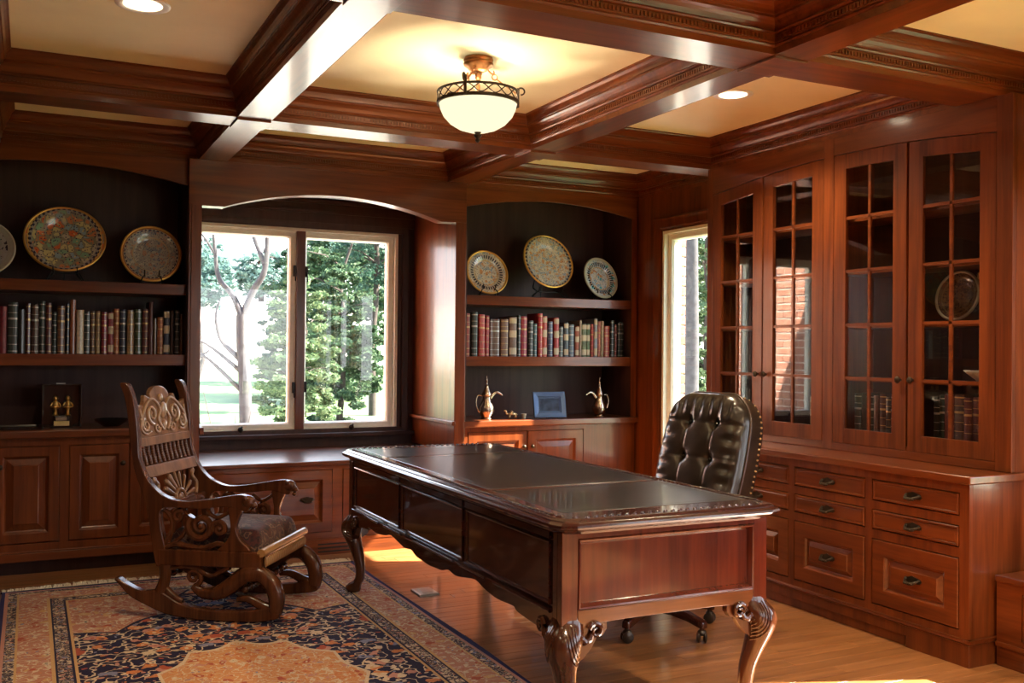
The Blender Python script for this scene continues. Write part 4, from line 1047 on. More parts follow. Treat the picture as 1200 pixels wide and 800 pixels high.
# ================================================================== PLATES AND STANDS
def plate_mat(name, ground, pal, rim, scale, ring):
    m, nt, p = newmat(name); L = nt.links.new
    t = N(nt, 'ShaderNodeTexCoord'); s = N(nt, 'ShaderNodeSeparateXYZ'); L(t.outputs['Object'], s.inputs[0])
    def M1(op, a, b=None):
        n = N(nt, 'ShaderNodeMath', operation=op)
        for i, q in enumerate((a, b)):
            if q is None: continue
            if isinstance(q, (int, float)): n.inputs[i].default_value = q
            else: L(q, n.inputs[i])
        return n.outputs[0]
    r = M1('SQRT', M1('ADD', M1('MULTIPLY', s.outputs[0], s.outputs[0]), M1('MULTIPLY', s.outputs[2], s.outputs[2])))
    an = M1('ARCTAN2', s.outputs[2], s.outputs[0])
    def mixc(f, a, b):
        n = N(nt, 'ShaderNodeMix', data_type='RGBA'); L(f, n.inputs[0])
        for q, i in ((a, 6), (b, 7)):
            if isinstance(q, tuple): n.inputs[i].default_value = (*q, 1)
            else: L(q, n.inputs[i])
        return n.outputs[2]
    nz = N(nt, 'ShaderNodeTexNoise'); nz.inputs['Scale'].default_value = scale*.7; L(t.outputs['Object'], nz.inputs['Vector'])
    va = N(nt, 'ShaderNodeVectorMath', operation='MULTIPLY_ADD'); L(nz.outputs['Color'], va.inputs[0]); va.inputs[1].default_value = (.05,.05,.05); L(t.outputs['Object'], va.inputs[2])
    v = N(nt, 'ShaderNodeTexVoronoi'); v.inputs['Scale'].default_value = scale; L(va.outputs[0], v.inputs['Vector'])
    sc = N(nt, 'ShaderNodeSeparateColor'); L(v.outputs['Color'], sc.inputs[0])
    cells = ramp(nt, sc.outputs[0], [(i/len(pal), c) for i, c in enumerate(pal)], 'CONSTANT')
    v3 = N(nt, 'ShaderNodeTexVoronoi', feature='DISTANCE_TO_EDGE'); v3.inputs['Scale'].default_value = scale; L(va.outputs[0], v3.inputs['Vector'])
    c = mixc(M1('LESS_THAN', v3.outputs['Distance'], .09), cells, ground)
    c = mixc(M1('LESS_THAN', v.outputs['Distance'], .18), c, pal[2])
    v2 = N(nt, 'ShaderNodeTexVoronoi'); v2.inputs['Scale'].default_value = scale*2.7; L(t.outputs['Object'], v2.inputs['Vector'])
    dots = M1('LESS_THAN', v2.outputs['Distance'], .27); c = mixc(dots, c, (.045,.035,.07))
    # ornament rings
    for (a, b, cl) in ring:
        f = M1('MULTIPLY', M1('GREATER_THAN', r, a), M1('LESS_THAN', r, b))
        if cl == 'dots':
            wv = M1('GREATER_THAN', M1('SINE', M1('MULTIPLY', an, 40)), -.1); c = mixc(M1('MULTIPLY', f, wv), c, (.035,.03,.06))
        elif cl == 'scallop':
            wv = M1('GREATER_THAN', M1('SINE', M1('MULTIPLY', an, 46)), .1); c = mixc(M1('MULTIPLY', f, wv), c, (.05,.035,.03)); 
        else: c = mixc(f, c, cl)
    L(c, p.inputs['Base Color']); p.inputs['Roughness'].default_value = .25; p.inputs['Coat Weight'].default_value = .6; p.inputs['Coat Roughness'].default_value = .08
    return m
RIM = plain('gilt_rim', (.62,.34,.09), .28, .75)
RIMS = plain('pale_rim', (.52,.47,.38), .35)
def plate(x, y, zc, rx, rz, tilt, yaw, mat, rim, label, group, name='plate'):
    """plate facing -Y, leaning back; local: x across, z up, -y forward"""
    t = thing(name, label, 'plate', (x, y, zc), 0, group, local=True)
    t.rotation_euler = (math.radians(-tilt), 0, math.radians(yaw))
    R = 1.0; b = MB()
    prof = [(0,-.004),(.50,-.004),(.58,-.006),(.66,-.016),(.97,-.026),(1.0,-.026),(1.0,-.020),(.97,-.018),(.66,-.008),(.58,.004),(.50,.006),(0,.006)]
    b.lathe([(r, h) for r, h in prof], (0,0,0), (0,1,0), 56)
    b.v = [(vx*rx, vy, vz*rz) for vx, vy, vz in b.v]
    body = b.build('dish', mat, t, smooth='auto')
    q = MB(); q.tube([(rx*1.0*math.cos(a), -.024, rz*1.0*math.sin(a)) for a in [2*PI*i/64 for i in range(64)]], .0075, 8, closed=True); q.build('rim', rim, t, smooth=True)
    return t
def stand(x, y, z, w, h, label, group, tilt=12):
    t = thing('plate_stand', label, 'stand', (x, y, z), 0, group, local=True)
    for s in (-1, 1):
        m = MB()
        q = catmull([(s*w*.5, -.055, .006),(s*w*.42,-.070,.035),(s*w*.34,-.045,.05),(s*w*.36,-.02,.03),(s*w*.46,-.03,.012)], 5); m.tube(q, .0042, 6)
        m.tube(catmull([(s*w*.46,-.03,.012),(s*w*.30,-.01,.050),(s*w*.30,.05,h*.5),(s*w*.18,.085,h)], 5), .0042, 6)
        m.tube(catmull([(s*w*.30,-.02,.046),(s*w*.32,-.06,.05),(s*w*.33,-.072,.085)], 4), .0042, 6)
        m.tube([(s*w*.46,-.03,.004),(s*w*.46,-.055,.004)], .004, 6)
        m.build('scroll_leg', IRON, t, smooth='auto')
    m = MB(); m.tube([(-w*.32,-.02,.046),(w*.32,-.02,.046)], .004, 6); m.tube([(-w*.18,.085,h),(w*.18,.085,h)], .004, 6); m.tube([(0,.085,h),(0,.10,.003)], .004, 6)
    m.build('cross_bar', IRON, t, smooth='auto')
PAL1 = [(.52,.20,.09),(.20,.36,.24),(.54,.46,.22),(.44,.38,.28),(.60,.13,.04),(.24,.34,.40)]
PAL2 = [(.34,.30,.26),(.26,.25,.24),(.38,.22,.16),(.40,.37,.32),(.18,.20,.24)]
PAL3 = [(.62,.54,.48),(.36,.40,.52),(.58,.28,.14),(.66,.58,.50),(.28,.36,.48)]
PAL4 = [(.56,.58,.64),(.30,.42,.58),(.64,.58,.52),(.10,.44,.56),(.60,.24,.08),(.52,.55,.60)]
SZ = 1.7335; G = 'painted plates on the bookcases'; GS = 'black scroll plate stands'
def ringdef(R, kind):
    if kind == 'big': return [(R*.86,R*.97,(.30,.27,.25)),(R*.88,R*.95,'dots'),(R*.945,R*.99,(.62,.36,.10)),(R*.93,R*.965,'scallop')]
    if kind == 'round': return [(R*.60,R*.63,(.40,.30,.18)),(R*.86,R*.90,'dots'),(R*.92,R,(.35,.14,.05))]
    return [(R*.55,R*.59,(.58,.36,.16)),(R*.62,R*.84,(.46,.40,.36)),(R*.66,R*.80,'dots'),(R*.93,R,(.60,.34,.10))]
YP = 6.50
def put_plate(x, rx, rz, tilt, yaw, mat, rim, label, stw, slabel, lift=.055):
    zc = SZ + lift + rz*math.cos(math.radians(tilt))
    plate(x, YP, zc, rx, rz, tilt, yaw, mat, rim, label, G)
    stand(x, YP-.005, SZ-.0005, stw, .16, slabel, GS)
put_plate(.185, .222, .198, 13, 0, plate_mat('plate_oval_polychrome', (.24,.22,.15), PAL1, None, 24, ringdef(.21,'big')), RIM, 'large oval gilt-rimmed platter in orange and green, left bookcase', .20, 'black scroll stand under the large oval platter, left bookcase')
put_plate(.675, .176, .176, 13, 0, plate_mat('plate_grey_floral', (.30,.28,.25), PAL2, None, 40, ringdef(.176,'round')), RIM, 'round grey floral plate with copper rim, right of the oval platter', .13, 'black stand hidden behind the round grey plate, left bookcase', lift=.012)
put_plate(-.262, .176, .166, 13, 0, plate_mat('plate_dark_white', (.46,.42,.40), [(.05,.04,.06),(.40,.36,.34),(.08,.06,.08),(.45,.42,.40)], None, 22, [(.14,.17,(.42,.38,.32))]), RIMS, 'dark patterned white-rimmed plate cut by the left edge', .13, 'black stand under the plate cut by the left edge', lift=.012)
put_plate(2.985, .168, .162, 15, 4, plate_mat('plate_blue_floral', (.60,.52,.46), PAL3, None, 40, ringdef(.165,'ring')), RIM, 'round gold-rimmed plate with dotted border at the left end, right bookcase', .15, 'black stand under the left plate, right bookcase', lift=.012)
put_plate(3.492, .222, .205, 17, 8, plate_mat('plate_large_floral', (.56,.48,.40), PAL3, None, 46, ringdef(.22,'big')), RIM, 'largest plate of the right bookcase, dense floral with gold rim', .30, 'wide black scroll stand under the largest plate, right bookcase', lift=.075)
put_plate(3.952, .160, .160, 17, 10, plate_mat('plate_pale_blue', (.60,.60,.64), PAL4, None, 34, [(.088,.094,(.50,.30,.14)),(.10,.13,'dots'),(.145,.16,(.46,.46,.46))]), RIMS, 'pale blue plate with turquoise centre at the right end, right bookcase', .16, 'black stand under the pale blue plate, right bookcase', lift=.012)

# ================================================================== BOOKS
book_mats = {}
def book_mat(c):
    k = tuple(round(q, 3) for q in c)
    if k not in book_mats:
        m = plain('leather_binding', c, .38, coat=.35, noise=.25, nscale=60, bump=.06); book_mats[k] = m
    return book_mats[k]
GOLDB = plain('gold_tooling', (.48,.30,.12), .35, .7); PAGES = plain('page_block', (.48,.40,.28), .8); PALEB = plain('pale_label', (.56,.46,.33), .5); SILB = plain('silver_tooling', (.40,.36,.32), .4, .5)
def book(w, h, d, col, base, ax, label, group, bands='gold', cat='book'):
    """spine towards n; frame ax=(origin, u across, n out of the shelf)"""
    o, u, n = ax
    root = None; fr = (o, u, n, V((0,0,1))); k = 6
    sp = [(0,-d),(0,-.006)] + [(w/2-w/2*math.cos(PI*i/k), -.006+.010*math.sin(PI*i/k)) for i in range(k+1)][1:-1] + [(w,-.006),(w,-d),(w-.0025,-d),(w-.0025,-.012),(.0025,-.012),(.0025,-d)]
    m = MB(); m.prism(sp, fr, 0, h)
    r = m.build('book', book_mat(col)); r['label'] = label; r['category'] = cat; r['group'] = group
    MB().prism([(.0026,-d+.004),(w-.0026,-d+.004),(w-.0026,-.0125),(.0026,-.0125)], fr, .003, h-.004).build('page_block', PAGES, r)
    if bands:
        m = MB(); bm_ = {'gold':GOLDB,'pale':PALEB,'silver':SILB}[bands]
        arc = lambda e: [(w/2-(w/2+e)*math.cos(PI*i/k), -.006+(.010+e)*math.sin(PI*i/k)) for i in range(k+1)]
        if bands == 'pale': zs = [(.05,.22),(.48,.66),(.84,.97)]
        else: zs = [(.04,.055),(.17,.185),(.34,.35),(.50,.51),(.66,.70),(.79,.80),(.93,.95)]
        for a, b in zs:
            m.prism(arc(.0009), fr, h*a, h*b)
        m.build('spine_bands', bm_, r, kind='stuff')
    return r
ORD = ['first','second','third','fourth','fifth','sixth','seventh','eighth','ninth','tenth','eleventh','twelfth','thirteenth','fourteenth','fifteenth','sixteenth','seventeenth','eighteenth','nineteenth','twentieth','twenty-first','twenty-second','twenty-third','twenty-fourth','twenty-fifth','twenty-sixth','twenty-seventh','twenty-eighth','twenty-ninth','thirtieth','thirty-first','thirty-second','thirty-third','thirty-fourth']
def colname(c):
    r, g, b = c; mx = max(c)
    if mx < .035 and not (g > r*1.2 or b > r*1.2): return 'black'
    if g > r*1.15 and g >= b: return 'green'
    if b > r*1.1: return 'blue' if mx > .09 else 'navy'
    if min(c) > .2: return 'cream'
    if g < r*.25 and b > g*.9: return 'crimson'
    if g < r*.3: return 'red'
    if g < r*.5 and mx > .2: return 'orange-brown'
    return 'brown' if mx > .07 else 'dark brown'
K = (.020,.017,.014); DG = (.016,.024,.018); DB = (.055,.024,.017); BR = (.115,.05,.026); OB = (.27,.085,.030); CR = (.20,.018,.026); RD = (.24,.032,.022); NV = (.018,.020,.045); TN = (.24,.15,.075); GN = (.045,.065,.028); MR = (.095,.022,.020); CM = (.52,.44,.30)
# left shelf: pixel edges of the photographed spines turned into metres along the shelf at Y = 6.40
def xl(px): return -.158 + (px/222.0)*1.030
LB = [(0,8,362,CR,0),(9,20.5,357,DG,'silver'),(21,29,365,K,0),(29.5,35,358,MR,'gold'),(35.5,44.5,359,DB,'silver'),(45,52,355,DG,'silver'),(52.5,59.5,357,MR,'gold'),(60,65.5,367,DG,'silver'),(66,75,360,BR,'gold'),(76,80.5,357,K,'gold'),(81,88,352,OB,0),(88.5,97.5,364,CM,0),(98,104.5,366,DG,'silver'),(105,111,365,BR,'gold'),(111.5,117.5,365,TN,'gold'),(118.5,126,366,CR,'gold'),(126.5,133.5,366,CR,'pale'),(133.5,140.5,361.5,OB,'gold'),(141.5,149,362,NV,'silver'),(150,159,363,TN,'gold'),(160,168.5,361.5,GN,'silver'),(169,177,361,MR,'gold'),(177.5,183,352.5,MR,0),(183.5,187.5,372,TN,0),(188,196,370.5,OB,'gold'),(196.5,204.5,362.5,NV,'pale'),(205,209.5,363,DB,0),(210.5,217,361,K,'silver'),(217.5,221,366,BR,0)]
GL = 'leather books on the left bookcase'
for i, (a, b, y, c, bd) in enumerate(LB):
    x0, x1 = xl(a), xl(b); h = (415.2-y)/193.0
    book(x1-x0-.001, h, .19, c, None, (V((x0, 6.46+random.uniform(-.006,.008), 1.2955)), V((1,0,0)), V((0,-1,0))), '%s leather book, %s from the left on the left bookcase' % (colname(c), ORD[i]), GL, bd)
def xr(px): return 2.783 + (px-545)/202.0*1.400
RB = [(545,548,380,(.10,.11,.13),0),(549,555,370,RD,'gold'),(556.5,563.5,368.5,DG,'silver'),(564,571.2,371,(.42,.035,.03),'gold'),(571.5,576.5,372,(.34,.03,.05),'gold'),(577.5,589,376,BR,'silver'),(590,599,375.5,(.15,.065,.035),'gold'),(600,609,373,(.15,.075,.05),'pale'),(609.8,613.5,371,DG,'silver'),(613.8,621.5,372,(.30,.025,.055),'gold'),(623,629,376.5,K,'silver'),(629.4,634,380,(.05,.12,.13),'silver'),(634.3,640,368,(.40,.03,.035),'gold'),(640.3,646.3,371,(.44,.06,.035),'pale'),(647.5,653.5,377,(.07,.08,.15),'silver'),(654,660.3,372.5,(.36,.03,.04),'pale'),(661,666.4,383,(.09,.11,.10),'silver'),(667,673,378,(.06,.09,.12),'pale'),(673.5,680.2,380,(.08,.11,.15),'silver'),(680.7,685.7,382,(.32,.09,.06),'pale'),(686,688.9,375,(.32,.25,.18),0),(689.2,695.2,379,(.14,.17,.10),'pale'),(695.6,700.4,379,(.10,.16,.09),'pale'),(700.8,704.5,379,(.33,.04,.04),'gold'),(704.8,709.2,372.5,(.30,.33,.40),'pale'),(709.5,713.4,376,(.42,.14,.12),'gold'),(713.7,717.3,375,(.42,.33,.22),0),(717.8,724.8,381,(.33,.05,.04),'gold'),(726,731.2,374,DG,'silver'),(731.8,735.2,379,(.20,.04,.04),'silver'),(735.6,739.4,376,DG,'silver'),(739.8,744.2,376,DG,'silver')]
GR = 'leather books on the right bookcase'
for i, (a, b, y, c, bd) in enumerate(RB):
    x0, x1 = xr(a), xr(b); h = (418.3-y)/156.5
    book(x1-x0-.001, h, .19, c, None, (V((x0, 6.46+random.uniform(-.006,.008), 1.2955)), V((1,0,0)), V((0,-1,0))), '%s leather book, %s from the left on the right bookcase' % (colname(c), ORD[i]), GR, bd)
# books behind the cabinet glass, bottom shelf (seen along -X)
def cab_books(y_hi, y_lo, where, specs, n_out=XU+.06):
    y = y_hi; i = 0
    for (w, h, c, bd) in specs:
        book(w-.001, h, .17, c, None, (V((n_out+random.uniform(0,.012), y, .8855)), V((0,-1,0)), V((-1,0,0))), '%s book, %s from the left behind the %s glass door' % (colname(c), ORD[i], where), 'books behind the cabinet glass', bd)
        y -= w; i += 1
rb = random.Random(11)
cab_books(4.22, 4.14, 'second', [(.062,.215,TN,'pale')])
cab_books(3.885, 3.57, 'third', [(.045,.245,DG,'silver'),(.040,.25,K,0),(.045,.245,DG,'silver'),(.036,.24,DB,0),(.040,.25,DB,'gold'),(.034,.235,K,'gold'),(.032,.25,MR,'silver'),(.028,.275,TN,'pale')])
cab_books(3.38, 3.06, 'fourth', [(.034,.25,K,'silver'),(.030,.26,DG,'silver'),(.055,.265,MR,0),(.060,.27,DB,'gold'),(.042,.255,MR,'gold'),(.050,.26,MR,'gold'),(.038,.25,MR,'gold')])

# ================================================================== SMALL THINGS
def coffee_pot(x, y, z, dirx, label, s=1.0):
    t = thing('coffee_pot', label, 'coffee pot', (x, y, z), 0, 'brass coffee pots', local=True)
    pr = [(0,0),(.040,0),(.043,.006),(.036,.014),(.046,.030),(.060,.060),(.058,.090),(.040,.125),(.030,.150),(.030,.165),(.038,.178)]
    MB().lathe([(r*s, h*s) for r, h in pr], (0,0,0), (0,0,1), 24).build('body', SILVERY, t, smooth='auto')
    pr = [(.038,.178),(.036,.186),(.028,.205),(.016,.228),(.012,.240),(.014,.246),(.007,.254),(.006,.270),(.009,.278),(.004,.288),(.0025,.315),(0,.318)]
    MB().lathe([(r*s, h*s) for r, h in pr], (0,0,0), (0,0,1), 20).build('lid', SILVERY, t, smooth='auto')
    q = catmull([V((dirx*.028,0,.150)), V((dirx*.058,0,.185)), V((dirx*.090,0,.195)), V((dirx*.128,0,.172))], 5)
    MB().tube([p*s for p in q], [.015*s-(.009*s)*i/(len(q)-1) for i in range(len(q))], 8, flat=.6).build('spout', SILVERY, t, smooth=True)
    q = catmull([V((-dirx*.034,0,.172)), V((-dirx*.072,0,.172)), V((-dirx*.086,0,.120)), V((-dirx*.072,0,.072)), V((-dirx*.055,0,.050))], 5)
    MB().tube([p*s for p in q], .006*s, 8).build('handle', SILVERY, t, smooth=True)
CZ = .836
coffee_pot(2.995, 6.48, CZ, 1, 'brass Arabian coffee pot with spout to the right, left of the picture frame', 1.0)
pt = None
coffee_pot(3.955, 6.48, CZ, -1, 'dull brass coffee pot with spout to the left, right of the picture frame', .95)
t = thing('brass_figurine', 'small brass camel-like figurine beside the left coffee pot', 'figurine', (3.185, 6.44, CZ), local=True)
m = MB(); m.ball((0,0,.036), (.034,.016,.014), 12, 8); m.ball((-.004,0,.050), (.012,.010,.012), 8, 6)
for sx in (-1,1):
    for sy in (-1,1): m.tube([(sx*.024, sy*.008, .034),(sx*.026, sy*.009, .0)], [.006,.004], 6)
m.tube(catmull([(-.03,0,.040),(-.046,0,.038),(-.050,0,.056),(-.058,0,.060)],4), .006, 6); m.ball((-.060,0,.061), (.010,.006,.006), 8, 6); m.tube([(.033,0,.04),(.042,0,.026)], .003, 5)
m.build('body', BRASSY, t, smooth=True)
t = thing('small_cup', 'tiny white and brass cup left of the picture frame', 'cup', (3.285, 6.45, CZ), local=True)
MB().lathe([(0,0),(.012,0),(.014,.006),(.018,.024),(.020,.036),(.0185,.036),(.0165,.024),(.012,.008),(0,.007)], (0,0,0), (0,0,1), 18).build('bowl', plain('pale_cup', (.58,.50,.40), .3, .2), t, smooth='auto')
t = thing('picture_frame', 'metal picture frame, coloured with a blue sky reflection, leaning back between the two coffee pots', 'picture frame', (3.495, 6.43, CZ+.003), local=True)
t.rotation_euler = (math.radians(-14), 0, math.radians(-8))
SKY_TINT = plain('sky_tinted_metal', (.10,.17,.32), .25, .55, coat=.4)  # blue of the reflected sky is put into the metal colour
FF = (V((0,0,0)), V((1,0,0)), V((0,0,1)), V((0,-1,0)))
MB().nested(-.128, .128, 0, .195, [(0,0),(0,.016),(.004,.018),(.036,.014),(.040,.008),(.048,.008),(.052,.004)], FF, cap=False, back=True).build('border', SKY_TINT, t)
MB().prism([(-.080,.048),(.080,.048),(.080,.147),(-.080,.147)], FF, .003, .005).build('picture', plain('dark_blue_photo', (.035,.06,.11), .15, coat=.6, noise=.5, nscale=22), t)
MB().prism([(-.02,.0),(.02,.0),(.012,.14),(-.012,.14)], (V((0,.004,.006)), V((1,0,0)), V((0,.42,.9)), V((0,-.9,.42))), -.004, 0).build('easel_back', IRON, t)
# award in its case on the left counter
AZ = .8505
t = thing('award_case', 'black display case with two gold figures on the left counter', 'award', (.178, 6.50, AZ), local=True)
BLK = plain('black_lacquer', (.010,.009,.010), .22, coat=.5)
m = MB(); m.box(-.108,.108,.055,.065,0,.255); m.build('back_plate', BLK, t, bevel=.002)
for s in (-1,1): MB().box(s*.104-.004, s*.104+.004, -.05, .055, .0, .255).build('side_plate', BLK, t, bevel=.001)
MB().box(-.108,.108,-.05,.065,.255,.262).build('top_plate', BLK, t, bevel=.001)
MB().box(-.03,.02,-.02,.03,.262,.268).build('clasp', SILB, t)
MB().box(-.062,.062,-.035,.035,.0,.012).build('plinth', BLK, t)
MB().box(-.042,.042,-.042,.030,.012,.040).build('base_block', plain('cream_base', (.60,.48,.22), .45), t, bevel=.002)
MB().box(-.032,.028,-.044,-.036,.044,.064).build('plaque', plain('plaque_grey', (.36,.33,.28), .35, .6), t)
MB().box(-.040,.040,-.036,.028,.040,.072).build('step', BLK, t, bevel=.002)
for s in (-1, 1):
    m = MB(); cx = s*.034
    m.lathe([(0,.072),(.018,.073),(.012,.080),(.010,.100),(.014,.120),(.018,.140),(.014,.156),(.007,.160),(0,.161)], (cx,-.006,0), (0,0,1), 14)
    m.ball((cx,-.006,.174), (.014,.014,.017), 12, 8)
    q = catmull([(cx-.016,-.006,.150),(cx-.026,-.012,.128),(cx,-.024,.122),(cx+.026,-.012,.128),(cx+.016,-.006,.150)], 5); m.tube(q, .005, 6)
    m.build('gold_figure', plain('gilt_figure', (.50,.30,.08), .3, .8), t, smooth='auto')
t = thing('low_bowl', 'dark low bowl at the right end of the left counter', 'bowl', (.46, 6.52, AZ), local=True)
MB().lathe([(0,0),(.05,0),(.055,.005),(.095,.030),(.102,.045),(.096,.045),(.085,.032),(.05,.010),(0,.008)], (0,0,0), (0,0,1), 28).build('bowl', BLK, t, smooth='auto')
t = thing('flat_tray', 'dark flat tray at the left end of the left counter', 'tray', (-.12, 6.48, AZ), local=True)
MB().nested(-.17,.17,-.10,.10,[(0,0),(0,.014),(.006,.016),(.010,.006)], FR_XY, back=True).build('tray', BLK, t)
# outlet cover lying on the floor under the desk
t = thing('floor_outlet_cover', 'flat brushed metal outlet cover on the wood floor under the desk', 'outlet', (1.975, 5.06, 0), local=True)
MB().nested(-.055,.055,-.075,.075,[(0,0),(0,.008),(.004,.011)], FR_XY).build('cover', plain('brushed_brass_plate', (.50,.43,.32), .4, .5), t)
MB().nested(-.030,.030,-.045,.045,[(0,.0108),(.001,.0125),(.003,.013)], FR_XY).build('flap', plain('brushed_flap', (.44,.38,.28), .35, .6), t)
# ornaments behind the right-hand glass doors
def on_shelf(z): return z+.0095
t = thing('glass_vase', 'clear glass vase with green light painted as a band behind the fourth glass door', 'vase', (4.02, 3.10, on_shelf(1.487)), local=True)
MB().lathe([(0,0),(.035,0),(.030,.02),(.040,.08),(.050,.15),(.046,.19),(.043,.19),(.046,.15),(.036,.08),(.026,.022),(0,.010)], (0,0,0), (0,0,1), 24).build('body', plain('pale_glassware', (.42,.44,.40), .08, coat=.8), t, smooth='auto')
MB().lathe([(.0505,.135),(.0515,.140),(.0500,.160),(.0490,.162)], (0,0,0), (0,0,1), 24).build('green_light_band', plain('green_light_tint', (.06,.42,.05), .2), t, smooth=True)  # green light on the glass, painted as a coloured ring
m = MB(); rr = random.Random(5)
for k in range(26):
    a = rr.uniform(0,2*PI); r = rr.uniform(.01,.06); z = rr.uniform(.19,.235); m.ball((r*math.cos(a), r*math.sin(a), z), (.014,.014,.012), 6, 4)
m.build('dried_flowers', plain('dried_petals', (.34,.26,.16), .8), t, kind='stuff')
t = thing('white_dish', 'white lobed dish behind the fourth glass door', 'dish', (4.04, 3.15, on_shelf(1.205)), local=True)
m = MB(); m.lathe([(0,0),(.03,0),(.035,.01),(.07,.040),(.085,.055),(.080,.055),(.065,.040),(.03,.012),(0,.010)], (0,0,0), (0,0,1), 32)
m.v = [(x*(1+.10*math.cos(8*math.atan2(y,x))), y*(1+.10*math.cos(8*math.atan2(y,x))), z) for x,y,z in m.v]; m.build('dish', WHITE, t, smooth=True)
pp = plate(4.09, 3.325, on_shelf(1.487)+.130, .120, .120, 12, 0, plate_mat('plate_cabinet', (.25,.16,.10), [(.20,.12,.08),(.15,.09,.06),(.26,.18,.12),(.12,.08,.06)], None, 30, [(.09,.095,(.30,.22,.14))]), RIMS, 'brown plate standing behind the fourth glass door', 'plates behind glass')
pp.rotation_euler = (math.radians(-12), 0, math.radians(-90))

# ================================================================== OUTDOORS
def grass_mat():
    m, nt, p = newmat('lawn'); L = nt.links.new
    t = N(nt, 'ShaderNodeTexCoord'); n = N(nt, 'ShaderNodeTexNoise'); n.inputs['Scale'].default_value = .30; n.inputs['Detail'].default_value = 6; L(t.outputs['Object'], n.inputs['Vector'])
    c = ramp(nt, n.outputs[0], [(.35,(.035,.085,.035)),(.62,(.13,.20,.07))]); L(c, p.inputs['Base Color']); p.inputs['Roughness'].default_value = .9; return m
GZ = -.55
LAWN = grass_mat()
m = MB(); zs = [(18,-.45),(30,.05),(40,.5)]
for (ya, za), (yb, zb_) in zip(zs, zs[1:]): m.poly([(-80,ya,za),(100,ya,za),(100,yb,zb_),(-80,yb,zb_)])
struct(m.build('ground', LAWN))
m = MB(); m.poly([(-12,7.32,GZ),(20,7.32,GZ),(20,18,-.45),(-12,18,-.45)])  # unseen pale ground, added to throw light onto beams and ceiling
struct(m.build('bounce_ground', plain('pale_bounce_ground', (.58,.55,.47), .9, noise=.08, nscale=2.5)))
m = MB(); m.poly([(-80,40,.5),(100,40,.5),(100,61,4.1),(-80,61,4.1)]); m.poly([(-80,61,4.1),(100,61,4.1),(100,110,6.0),(-80,110,6.0)])
struct(m.build('pale_field', plain('pale_dry_field', (.74,.64,.56), .9, noise=.12, nscale=.25)))
struct(MB().box(XR+.2, 60, -40, 7.32, GZ-.2, GZ).build('ground', LAWN))
struct(MB().box(-60, XR+.2, -40, -1.8, GZ-.2, GZ).build('ground', LAWN))
def leaf_mat(name, c1, c2):
    m, nt, p = newmat(name); L = nt.links.new
    g = N(nt, 'ShaderNodeNewGeometry'); c = ramp(nt, g.outputs['Random Per Island'], [(0, c1), (1, c2)]); L(c, p.inputs['Base Color']); p.inputs['Roughness'].default_value = .6
    p.inputs['Specular IOR Level'].default_value = .25
    # leaves let some light through
    nt2 = nt; tr = N(nt, 'ShaderNodeBsdfTranslucent'); L(c, tr.inputs[0]); mx = N(nt, 'ShaderNodeMixShader'); mx.inputs[0].default_value = .35
    out = [q for q in nt.nodes if q.type == 'OUTPUT_MATERIAL'][0]; L(p.outputs[0], mx.inputs[1]); L(tr.outputs[0], mx.inputs[2]); L(mx.outputs[0], out.inputs[0])
    return m
BARK = plain('grey_bark', (.034,.033,.037), .9, noise=.35, nscale=14, bump=.5)
BARKD = plain('dark_bark', (.030,.023,.019), .9, noise=.4, nscale=14, bump=.5)
LEAFS = [leaf_mat('teal_haze_leaves', (.018,.052,.037), (.055,.110,.076)), leaf_mat('green_leaves', (.020,.055,.032), (.075,.125,.060)), leaf_mat('light_leaves', (.045,.095,.045), (.13,.18,.085)), leaf_mat('far_haze_leaves', (.065,.135,.125), (.125,.205,.18))]  # haze is put into the teal and far leaf colours
def foliage(m, c, rad, n, size, rnd, shell=.55):
    for _ in range(n):
        while True:
            q = V((rnd.uniform(-1,1), rnd.uniform(-1,1), rnd.uniform(-1,1)))
            if shell*shell*rnd.random() < q.length_squared <= 1: break
        # clumpy: pull towards random sub-centres
        p = V((c[0]+q.x*rad[0], c[1]+q.y*rad[1], c[2]+q.z*rad[2]))
        u = V((rnd.gauss(0,1), rnd.gauss(0,1), rnd.gauss(0,.6))).normalized(); w = u.orthogonal().normalized(); w = (Quaternion(u, rnd.uniform(0,6.28)) @ w)
        s = size*rnd.uniform(.6,1.3)
        m.v += [tuple(p-u*s), tuple(p+w*s*.45), tuple(p+u*s), tuple(p-w*s*.45)]; b = len(m.v)-4; m.f.append((b,b+1,b+2,b+3))
def fastbuild(m, name, mat, parent, kind=None):
    me = bpy.data.meshes.new(name); me.from_pydata(m.v, [], m.f); me.materials.append(mat); o = bpy.data.objects.new(name, me); COL.objects.link(o); o.parent = parent
    if kind: o['kind'] = kind
    return o
